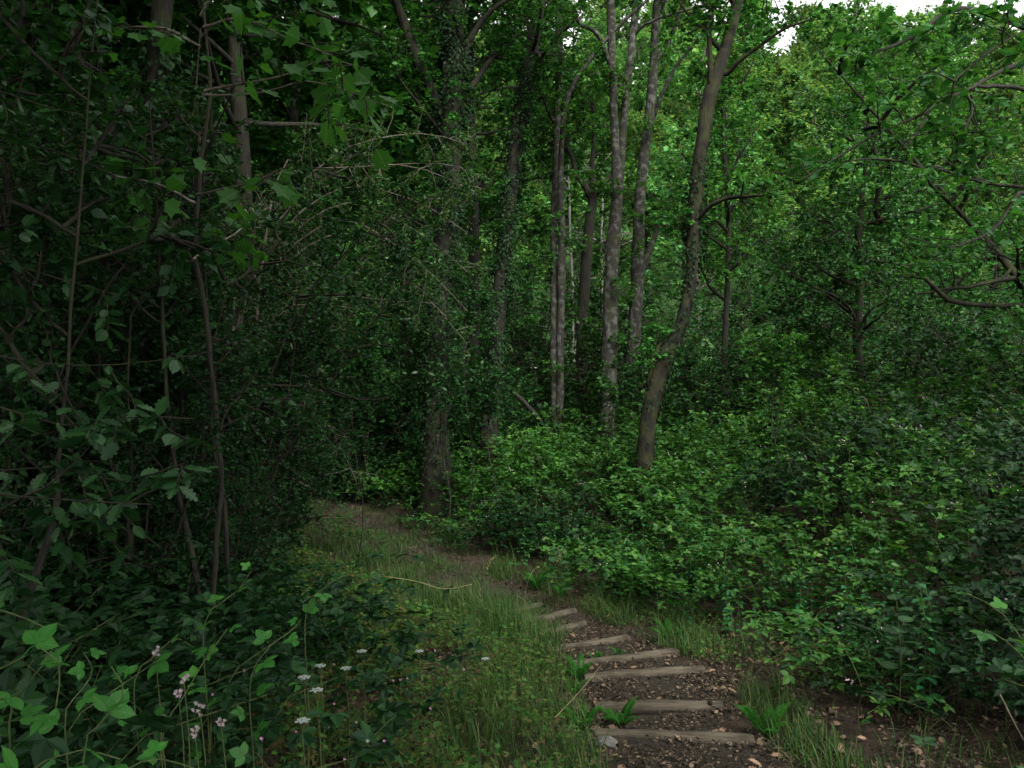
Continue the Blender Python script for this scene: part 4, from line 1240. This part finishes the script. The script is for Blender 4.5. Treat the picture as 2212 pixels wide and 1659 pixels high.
for k, (pts, Yd, dY, nl_, sz, lab, yg) in enumerate(SH):
    bramble_shoot(pts, Yd, dY, nl_, sz * (1.12 if k < 3 or k in (7, 8) else 1.05), lab, 140 + k, bool(yg))
# tall thin shoots above the thicket
r = np.random.default_rng(160)
TS = [(1080, 985, 960, 17), (1165, 990, 925, 16), (1185, 980, 905, 16), (1300, 1000, 930, 15), (1510, 960, 870, 15), (1660, 1090, 960, 11), (1690, 1010, 900, 12),
      (1740, 970, 880, 13), (1785, 1150, 1000, 9), (1835, 1130, 950, 9.5), (1870, 960, 850, 12), (1920, 1180, 1050, 8), (2025, 1280, 1120, 7), (2090, 1240, 1150, 6.5), (2150, 1100, 980, 9), (1450, 1040, 930, 14), (1350, 1060, 990, 13), (1590, 1000, 900, 13)]
TL = ['nearest the second ivy trunk', 'in front of the pale twin stem', 'just past the pale twin stem', 'below the forked trunk', 'right of the mossy leaning trunk', 'halfway along the bank, long one',
      'behind the long halfway one', 'under the bright drooping sapling', 'long pale one in the open middle', 'long pale one before the field maple', 'at the foot of the field maple', 'on the near face of the bank',
      'tall near litter slope', 'shorter near litter slope', 'at the shaded side end', 'at the foot of the mossy leaning trunk', 'below the V shaped tree', 'below the thin dark pole']
for k, (px, p0, p1, Yd) in enumerate(TS):
    lean = r.uniform(-50, 50)
    bramble_shoot([(px - lean, p0), (px - lean * .3, p0 * .6 + p1 * .4), (px, p1)], Yd, r.uniform(-.2, .2), 6, .13, 'thin upright bramble shoot above the leafy bank, ' + TL[k], 170 + k, True, 'upright shoots above the bramble bank')

# ================================================================== NETTLES ALONG THE BANK'S EDGE
def nettle(seed, h):
    r = np.random.default_rng(seed)
    t = thing('nettle_plant', 'upright nettle with paired pointed leaves at the edge of the bramble bank', 'nettle', (0, 0, 0), 'nettles along the edge of the bramble bank')
    ln = smooth_line(np.array([[0, 0, -.03], [.02, .01, h * .5], [r.uniform(-.06, .06), r.uniform(-.06, .06), h]]), 10)
    g = Geo(); g.tubes(ln, np.linspace(.004, .002, 10), 5); g.build('stem', M['stem'], t)
    lf = Geo()
    for j, s in enumerate(np.linspace(.25, 1, 9)):
        c = ln[min(9, int(s * 9))]
        a = (j % 2) * PI / 2 + r.uniform(-.2, .2)
        for q in (0, PI):
            dd = np.array([math.cos(a + q), math.sin(a + q), -.15])
            lf.leaves(c[None] + dd * .012, dd[None], norm(Z + r.normal(0, .15, 3))[None], .085 * (1.15 - .55 * s) * r.uniform(.85, 1.15), OVATE)
    lf.build('leaves', M['nettle'], t)
    return t
npz = [nettle(200 + k, h) for k, h in enumerate([.55, .7, .8, .62])]
r = np.random.default_rng(210)
k = 0
for i in range(260):
    y = r.uniform(5.5, 15); d = r.uniform(1.15, 2.6) + (.3 if y < 8 else 0)
    x = float(xc(y)) + d
    o = npz[k] if k < 4 else copy_tree(npz[k % 4])
    s = r.uniform(.7, 1.1) * (1.1 if d > 1.7 else .75)
    o.location = (x, y, float(ground(x, y))); o.rotation_euler = (r.uniform(-.12, .12), r.uniform(-.12, .12), r.uniform(0, 6.28)); o.scale = (s, s, s)
    k += 1

# ================================================================== GRASS, HERBS, LITTER
def blades(r, x, y, h, g, lean=.5, wd=.005, lift=0):
    n = len(x)
    a = r.uniform(0, 2 * PI, n)
    d = np.column_stack([np.cos(a), np.sin(a), np.zeros(n)])
    b = np.column_stack([x, y, ground(x, y) + lift])
    side = np.column_stack([-np.sin(a), np.cos(a), np.zeros(n)])
    s = np.array([0, .35, .7, 1.0])
    ln = lean * r.uniform(.2, 1.6, n)
    c = b[:, None] + d[:, None] * (h * ln)[:, None, None] * (s ** 2)[None, :, None] + Z * (h[:, None] * (s - .28 * ln[:, None] * s ** 2))[..., None]
    w = wd * r.uniform(.6, 1.3, n)[:, None] * np.array([1, .9, .6, 0.])[None]
    V = np.concatenate([c[:, :3] - side[:, None] * w[:, :3, None], c[:, :3] + side[:, None] * w[:, :3, None], c[:, 3:4]], 1)
    o = (np.arange(n) * 7)[:, None]
    q = np.concatenate([np.array([[0, 3, 4, 1]]) + o, np.array([[1, 4, 5, 2]]) + o])
    g.add(V.reshape(-1, 3), [q, np.array([[2, 5, 6]]) + o])
r = np.random.default_rng(220)
g = Geo()
def band(n, y0, y1, dfun, h0, h1, wd=.004, lean=.5, clump=.8):
    y = r.uniform(y0, y1, n); d = dfun(n, y)
    x = xc(y) + d
    m = np.sin(x * 4.1 + 1.3 * y) * np.sin(y * 3.3 - x * 1.7) + r.normal(0, .5, n)
    k = m > -clump
    blades(r, x[k], y[k], r.uniform(h0, h1, k.sum()), g, lean, wd)
band(1700, 4.2, 7.0, lambda n, y: r.uniform(.5, 2.2, n), .06, .22, clump=-.1, lean=1.0, wd=.003)
band(3400, 7.4, 13, lambda n, y: r.uniform(.6, 1.35, n), .05, .30, clump=-.1, lean=1.1, wd=.003)              # strip between the steps and the bank
band(2000, 7.6, 12.5, lambda n, y: r.uniform(.65, 1.4, n), .15, .45, clump=-.1, lean=1.0, wd=.003)
band(8500, 4.0, 13, lambda n, y: -r.uniform(.62, 1.6, n), .08, .34, clump=.2)              # left edge
band(12000, 8.2, 14.5, lambda n, y: -np.interp(y, [8, 9.5], [.6, .1]) - r.uniform(-.3, 2.0, n), .04, .22, clump=.3, lean=.9, wd=.0032)               # over the flat part of the path
band(9000, 10, 17, lambda n, y: r.uniform(-.9, .9, n), .03, .12, clump=.0)
band(1600, 7.8, 10.2, lambda n, y: -r.uniform(.5, .95, n), .2, .5, lean=.8)      # long tussock over the ends of the last logs
band(900, 4.3, 6.5, lambda n, y: r.uniform(.6, 1.0, n), .08, .22)
tag(g.build('grass', M['grass']), 'fine grass along both edges of the path', kind='stuff')

# low herbs at the left of the steps
r = np.random.default_rng(230)
def herbs(n, y0, y1, d0, d1, h0, h1, tm, sz, name, mat, lab, side=-1):
    y = r.uniform(y0, y1, n); d = r.uniform(d0, d1, n); x = xc(y) + side * d
    k = (np.abs(x) < .68 * y + 1) & (np.sin(x * 3.7 + y) * np.sin(y * 2.9 - x * 1.3) + r.normal(0, .4, n) > -.25)
    x, y = x[k], y[k]; n = len(x)
    k2 = 9
    b = np.column_stack([x, y, ground(x, y)])
    h = r.uniform(h0, h1, n)
    a = r.uniform(0, 2 * PI, (n, k2)); o = np.stack([np.cos(a), np.sin(a), 0 * a], -1)
    rr = r.uniform(.02, .13, (n, k2)) 
    p = b[:, None] + o * rr[..., None] + Z * (h[:, None] * r.uniform(.35, 1, (n, k2)))[..., None]
    lf = Geo()
    pp = p.reshape(-1, 3); oo = o.reshape(-1, 3)
    lf.leaves(pp, norm(oo + r.normal(0, .3, pp.shape)), norm(Z + r.normal(0, .35, pp.shape)), sz * r.uniform(.6, 1.3, len(pp)), tm)
    st = Geo()
    mid = (b[:, None] * .4 + p * .6) + Z * .02
    st.tubes(np.stack([np.broadcast_to(b[:, None], p.shape), mid, p], 2).reshape(-1, 3, 3)[::2], np.array([[.0016, .0014, .001]]).repeat(len(pp[::2]), 0), 3)
    off = lf.n
    lf.v += st.v; lf.f += [(f + off, 1, s) for f, _, s in st.f]; lf.n += st.n
    return tag(lf.build(name, [mat, M['stem']]), lab, kind='stuff')
herbs(2900, 2.8, 8.8, .74, 3.4, .06, .32, HERB, .036, 'low_herbs', M['herb'], 'low ferny leaved herbs at the left of the steps')
herbs(1300, 5.5, 13.5, 1.9, 4.0, .1, .45, HEX, .055, 'bank_herbs', M['herb'], 'taller soft herbs along the far left edge of the path')
herbs(420, 13.2, 20, .42, 2.6, .08, .42, HEX, .06, 'shade_herbs', M['bush'], 'low dark leaves along the shady end of the path')
herbs(200, 13.0, 19, .40, 1.0, .08, .35, HEX, .06, 'trunk_foot_herbs', M['bush'], 'low dark leaves at the foot of the thick ivy clad trunk', 1)
herbs(350, 6.3, 11, .75, 1.8, .04, .16, HERB, .035, 'edge_herbs', M['herb'], 'small herbs between the steps and the bramble bank', 1)

# leaf litter
r = np.random.default_rng(240)
def litter(n, y0, y1, dfun, g, s0, s1, lift=.012):
    y = y0 + (y1 - y0) * r.random(n); x = xc(y) + dfun(n)
    k = np.sin(x * 6.1 + y * 2.3) * np.sin(y * 5.2 - x * 1.9) + r.normal(0, .55, n) > -.15
    x, y = x[k], y[k]; n = len(x)
    p = np.column_stack([x, y, ground(x, y) + lift + r.uniform(0, .025, n)])
    g.leaves(p, norm(unit(r, (n,)) * [1, 1, .35]), norm(Z + r.normal(0, .45, (n, 3))), s0 + (s1 - s0) * r.random(n) ** 2.2, HEX, r.uniform(.4, 1.4, n))
g = Geo()
litter(22000, 3.6, 9.8, lambda n: r.normal(0, .42, n), g, .012, .042)
litter(18000, 3.6, 8.5, lambda n: r.uniform(.3, 2.6, n), g, .015, .05)
litter(9000, 3.4, 8, lambda n: -r.uniform(.3, 2.4, n), g, .018, .06, .03)
litter(3800, 9.8, 17.5, lambda n: r.normal(.05, .34, n), g, .02, .05)
litter(3000, 8, 14, lambda n: r.uniform(.4, 2.0, n), g, .02, .05)
tag(g.build('leaf_litter', M['litter']), 'brown leaf litter scattered over path and slope', kind='stuff')
# larger dry leaves one by one
DRY = leaf_mesh('dry_leaf', OAKLEAF, M['dry'], .1)
for i in range(170):
    y = r.uniform(4.2, 8.5); x = float(xc(y)) + r.choice([r.normal(0, .4), r.uniform(.4, 2.0), -r.uniform(.4, 2.0)])
    o = bpy.data.objects.new('fallen_leaf', DRY); COL.objects.link(o)
    s = r.uniform(.05, .09)
    o.location = (x, y, float(ground(x, y)) + .022); o.rotation_euler = (r.normal(0, .35), r.normal(0, .35), r.uniform(0, 6.28)); o.scale = (s, s, s)
    tag(o, 'single dry tan leaf lying on the litter by the steps', 'leaf', 'larger dry leaves on the litter')

# ================================================================== FERNS
def frond_mesh(seed):
    r = np.random.default_rng(seed)
    g = Geo()
    s = np.linspace(0, 1, 16)
    line = np.column_stack([.02 * np.sin(s * 3), s, .34 * np.sin(s * 2.2) ])
    g.tubes(line, np.linspace(.010, .003, 16), 4)
    k = 30
    t = np.linspace(.14, .985, k)
    c = np.column_stack([np.interp(t, s, line[:, i]) for i in range(3)])
    ln = .26 * np.sin(np.clip((t - .05) / .95, 0, 1) * PI * .86 + .38) * (1 - t * .35)
    for q in (-1, 1):
        ax = np.column_stack([np.full(k, q * 1.0), np.full(k, .35), np.full(k, -.12)]) + r.normal(0, .06, (k, 3))
        g.leaves(c, norm(ax), np.tile([0, -.35, 1.], (k, 1)), np.maximum(ln, .02), NARROW, np.full(k, .40))
    return mesh_of(g, 'frond', M['fern'])
FR = [frond_mesh(250 + k) for k in range(3)]
r = np.random.default_rng(260)
FERNS = [(1340, 1572, .34, 7, 'bright fern between the two nearest log steps'), (1650, 1590, .42, 6, 'fern at the open end of the nearest log step'),
         (1255, 1575, .34, 6, 'fern beside the dark stick at the edge of the steps'), (1250, 1470, .36, 6, 'fern hiding the end of the third log step'),
         (1290, 1432, .22, 4, 'small fern growing behind the fourth log step'), (1335, 1420, .22, 4, 'small fern in the middle of the fourth tread'),
         (1440, 1385, .38, 7, 'grassy looking fern under the bank edge beside the steps'), (1160, 1275, .5, 6, 'tall fern in the grass beyond the steps'),
         (1215, 1290, .45, 5, 'fern next to the leafy weed beyond the steps'), (1240, 1500, .26, 5, 'young fern at the left end of the litter tread')]
for k, (px, py, s, n, lab) in enumerate(FERNS):
    b = hit(px, py)
    t = thing('fern', lab, 'fern', b)
    a0 = r.uniform(0, 6.28)
    for i in range(n):
        o = bpy.data.objects.new('frond', FR[i % 3]); COL.objects.link(o); o.parent = t
        o.rotation_euler = (r.uniform(.15, .7), r.uniform(-.2, .2), a0 + i * 6.28 / n + r.uniform(-.3, .3))
        q = s * .72 * r.uniform(.75, 1.1); o.scale = (q, q, q)

# ================================================================== FLOWERS
def umbel_proto(seed, h, R):
    r = np.random.default_rng(seed)
    g = Geo(); ln = smooth_line(np.array([[0, 0, -.03], [.02, .01, h * .5], [.0, .02, h - .05]]), 8)
    g.tubes(ln, np.linspace(.003, .002, 8), 5)
    n = 12; a = np.arange(n) / n * 2 * PI; rr = np.where(np.arange(n) % 2, R, R * .55)
    tips = np.column_stack([np.cos(a) * rr, np.sin(a) * rr + .02, np.full(n, h) - .15 * rr])
    g.tubes(np.stack([np.repeat(ln[-1:], n, 0), (ln[-1] * .45 + tips * .55) - [0, 0, .004], tips], 1), np.full((n, 3), .0009), 3)
    f = Geo()
    for tip in tips:
        k = 9
        p = tip + r.normal(0, R * .13, (k, 3)) * [1, 1, .4]
        for j in range(4):
            d = np.tile([math.cos(j * PI / 2 + .4), math.sin(j * PI / 2 + .4), .1], (k, 1))
            f.leaves(p, d, np.tile(Z, (k, 1)), .005, DIAMOND, np.full(k, 1.4))
    return g, f
def flower_thing(name, lab, cat, b, gs, group=None):
    t = thing(name, lab, cat, b, group)
    for nm, g, m in gs:
        g.build(nm, m, t)
    return t
UM = [(905, 1408, 4.6, 'white umbel flower standing alone in the grass'), (1048, 1424, 5.0, 'white umbel flower nearest the log steps'),
      (655, 1465, 3.3, 'white umbel above the herb leaves beside the blossom sprays'), (682, 1493, 3.2, 'two part white umbel low in the herbs'),
      (650, 1560, 2.9, 'pale umbel at the middle of the herb bank'), (795, 1600, 3.4, 'white umbel lowest in the herbs by the bottom edge'),
      (745, 1445, 4.0, 'small greenish white umbel in the bright herbs'), (780, 1408, 4.4, 'white umbel at the upper rim of the herbs'),
      (690, 1440, 3.8, 'faint white umbel between the dark bramble leaves')]
for k, (px, py, Yd, lab) in enumerate(UM):
    p = at(px, py, Yd); gz = float(ground(p[0], p[1])); h = max(.1, p[2] - gz)
    gs = umbel_proto(300 + k, h, .021)
    flower_thing('umbel_flower', lab, 'flower', (p[0], p[1], gz), [('stem', gs[0], M['stem']), ('flower_head', gs[1], M['white'])], 'white umbel flowers in the herbs')
r = np.random.default_rng(320)
def blossom(r, p, s):
    f = Geo()
    k = 7
    c = p + r.normal(0, s * .55, (k, 3))
    for j in range(5):
        a = j * 2 * PI / 5 + r.uniform(0, .3, k)
        d = np.column_stack([np.cos(a), -.3 + 0 * a, np.sin(a)])
        f.leaves(c, d, np.tile([0, -1., .3], (k, 1)), s * .5 * r.uniform(.8, 1.2, k), DIAMOND, np.full(k, .9))
    return f
BL = [(397, 1468, 2.5, 'pale blossom spray highest above the dark bramble leaves'), (385, 1492, 2.5, 'pale blossom spray just below the highest one'),
      (432, 1527, 2.5, 'round pale blossom spray beside the pink flower'), (345, 1552, 2.4, 'small pale blossom spray low among dark leaves'),
      (420, 1575, 2.4, 'blossom spray below the round pale one'), (477, 1560, 2.6, 'blossom spray at the edge of the ferny herbs'), (335, 1410, 2.7, 'faint blossom spray above the broad leaf trio')]
for k, (px, py, Yd, lab) in enumerate(BL):
    p = at(px, py, Yd); gz = float(ground(p[0], p[1]))
    b = np.array([p[0] - .05, p[1] + .05, gz])
    g = Geo(); g.tubes(smooth_line(np.array([[0, 0, -.03], (p - b) * .6 + [.03, 0, .02], p - b]), 10), np.linspace(.0035, .0015, 10), 5)
    flower_thing('bramble_blossom', lab, 'flower', b, [('stem', g, M['stem']), ('flower_head', blossom(r, p - b, .016), M['blush'])], 'pale bramble blossom sprays')
PK = [(722, 1435), (690, 1545), (455, 1525), (460, 1500), (710, 1570), (1002, 1446), (850, 1470), (930, 1530), (795, 1575), (722, 1520), (865, 1468), (770, 1560), (940, 1405), (830, 1600), (640, 1580), (565, 1595), (745, 1640), (880, 1465), (528, 1448), (795, 1668)]
for k, (px, py) in enumerate(PK):
    Yd = float(np.interp(py, [1400, 1660], [5.0, 3.1])) * (.75 if px < 600 else 1)
    p = at(px, py, Yd); gz = float(ground(p[0], p[1])); b = np.array([p[0], p[1], min(gz, p[2] - .05)])
    g = Geo(); g.tubes(np.array([[0, 0, -.02], (p - b) * .5 + [.01, 0, 0], p - b]), np.array([.0014, .0012, .001]), 4)
    f = Geo()
    n = 5; a = np.arange(n) * 2 * PI / n
    f.leaves(np.tile(p - b, (n, 1)), np.column_stack([np.cos(a), -.25 + 0 * a, np.sin(a)]), np.tile([0, -1., .25], (n, 1)), .0075, OVATE, np.full(n, 1.1))
    flower_thing('pink_flower', 'small five petalled pink flower among the ferny herbs', 'flower', b, [('stem', g, M['stem']), ('petals', f, M['pink'])], 'small pink flowers in the herb bank')

# ================================================================== SMALL SINGLE THINGS
# pale stone at the end of the nearest log
r = np.random.default_rng(340)
import bmesh
bm = bmesh.new(); bmesh.ops.create_icosphere(bm, subdivisions=4, radius=1)
for v_ in bm.verts:
    n_ = v_.co.copy()
    q = 1 + .10 * math.sin(n_.x * 3 + 1) * math.cos(n_.y * 4) + .05 * math.sin(n_.z * 7 + n_.x * 5) + .02 * math.sin(n_.x * 17) * math.sin(n_.y * 15)
    v_.co = Vector((n_.x * .085 * q, n_.y * .05 * q, max(-.02, n_.z * .042 * q)))
me = bpy.data.meshes.new('stone'); bm.to_mesh(me); bm.free()
me.polygons.foreach_set('use_smooth', np.ones(len(me.polygons), bool))
me.materials.append(soilmat('pale_stone', [(.05, .048, .043), (.10, .097, .088), (.16, .155, .14)], 14))
o = bpy.data.objects.new('stone', me); COL.objects.link(o)
p = hit(1309, 1612)
o.location = (p[0], p[1], p[2] + .022); o.rotation_euler = (0, .08, -.15)
tag(o, 'pale flat stone lying against the end of the nearest log step', 'stone')
def stick(name, lab, cat, pts, w, mat, lift=.01, Y=None):
    P = np.array([hit(a, b_, lift) if Y is None else at(a, b_, Y) for a, b_ in pts])
    q = smooth_line(P, 14)
    g = Geo(); g.tubes(q - P[0], np.linspace(w, w * .5, 14), 7, cap=True)
    o = g.build(name, mat); o.location = P[0]
    return tag(o, lab, cat)
stick('dead_stick', 'dark dead stick on the litter leading to the nearest log step', 'stick', [(1185, 1577), (1225, 1578), (1275, 1580)], .016, M['bark'])
stick('pale_twig', 'thin pale twig bent down the litter below the dark stick', 'twig', [(1250, 1565), (1258, 1590), (1268, 1615), (1290, 1640)], .006, M['paletwig'])
stick('straw_stem', 'long straw coloured grass stem slanting across the herbs by the steps', 'grass stem', [(1200, 1550), (1260, 1485), (1300, 1435)], .004, M['straw'], .25)
stick('bent_stem', 'pale curved stem arching over the grass beside the path', 'grass stem', [(830, 1245), (900, 1256), (960, 1272), (1020, 1262)], .004, M['straw'], Y=6.6)
stick('pale_twig', 'thin pale twig lying down the litter slope near the frame edge', 'twig', [(2160, 1500), (2190, 1560), (2212, 1600)], .004, M['paletwig'], Y=3.0)
# grass heads gone to seed
r = np.random.default_rng(350)
for k, (px, py, h, lab) in enumerate([(1190, 1290, .62, 'seeding grass leaning over the path edge, tallest head'), (1215, 1280, .60, 'seeding grass with a drooping head by the leafy weed'), (1255, 1285, .55, 'seeding grass head closest to the bramble bank'),
                                      (1130, 1330, .6, 'thin seeding grass stem in front of the last log step'), (1040, 1310, .65, 'upright seeding grass in the tussock left of the steps')]):
    b = hit(px, py)
    dx = r.uniform(.05, .22) * r.choice([-1, 1]) if k != 2 else .25
    ln = smooth_line(np.array([[0, 0, -.02], [dx * .2, 0, h * .55], [dx * .6, -.02, h * .9], [dx, -.03, h]]), 14)
    g = Geo(); g.tubes(ln, np.linspace(.002, .001, 14), 4)
    f = Geo()
    n = 60; tt = r.uniform(.68, 1, n); c = np.column_stack([np.interp(tt, np.linspace(0, 1, 14), ln[:, i]) for i in range(3)])
    f.leaves(c + r.normal(0, .006, c.shape), norm(np.array([dx * 2, 0, .6]) + r.normal(0, .5, (n, 3))), unit(r, (n,)), .016, NARROW)
    flower_thing('seeding_grass', lab, 'grass', b, [('stem', g, M['straw']), ('seed_head', f, M['straw'])], 'tall grasses in seed')
# leafy weed beyond the steps
for k, (px, py, Yd, lab, s) in enumerate([(1205, 1215, 9.9, 'pale leafy weed in the grass beyond the last log step', 1.0), (2000, 1640, 4.2, 'small four leaved seedling on the litter slope', .35), (1940, 1330, 5.6, 'leafy weed at the foot of the bramble bank above the litter', .7)]):
    p = at(px, py, Yd); gz = float(ground(p[0], p[1])); h = max(.12, p[2] - gz + .1)
    rr = np.random.default_rng(360 + k)
    g = Geo(); ln = smooth_line(np.array([[0, 0, -.02], [.02, 0, h * .5], [0, .02, h]]), 10); g.tubes(ln, np.linspace(.004, .002, 10), 5)
    b = np.array([p[0], p[1], gz])
    t = thing('leafy_weed', lab, 'weed', b)
    g.build('stem', M['stem'], t)
    n = 12 if k != 1 else 4
    tt = np.linspace(.4, 1, n) if k != 1 else np.full(n, .95)
    c = np.column_stack([np.interp(tt, np.linspace(0, 1, 10), ln[:, i]) for i in range(3)])
    a = np.arange(n) * 2.4 if k != 1 else np.arange(n) * PI / 2 + .5
    ax = np.column_stack([np.cos(a), np.sin(a), np.full(n, .1)])
    me = ME_TRIY if k != 1 else ME_HAZEL
    leaf_objects(t, b, leaf_weed if False else (HZM if 'HZM' in globals() else ME_HAZEL), b + c, ax, norm(Z + rr.normal(0, .2, (n, 3))), rr.uniform(.8, 1.2, n) * (.13 if k != 1 else .075), rr)

tris = sum(len(m.loops) - 2 * len(m.polygons) for m in bpy.data.meshes if m.users)
print('TRIS', tris, 'OBJECTS', len(S.objects))
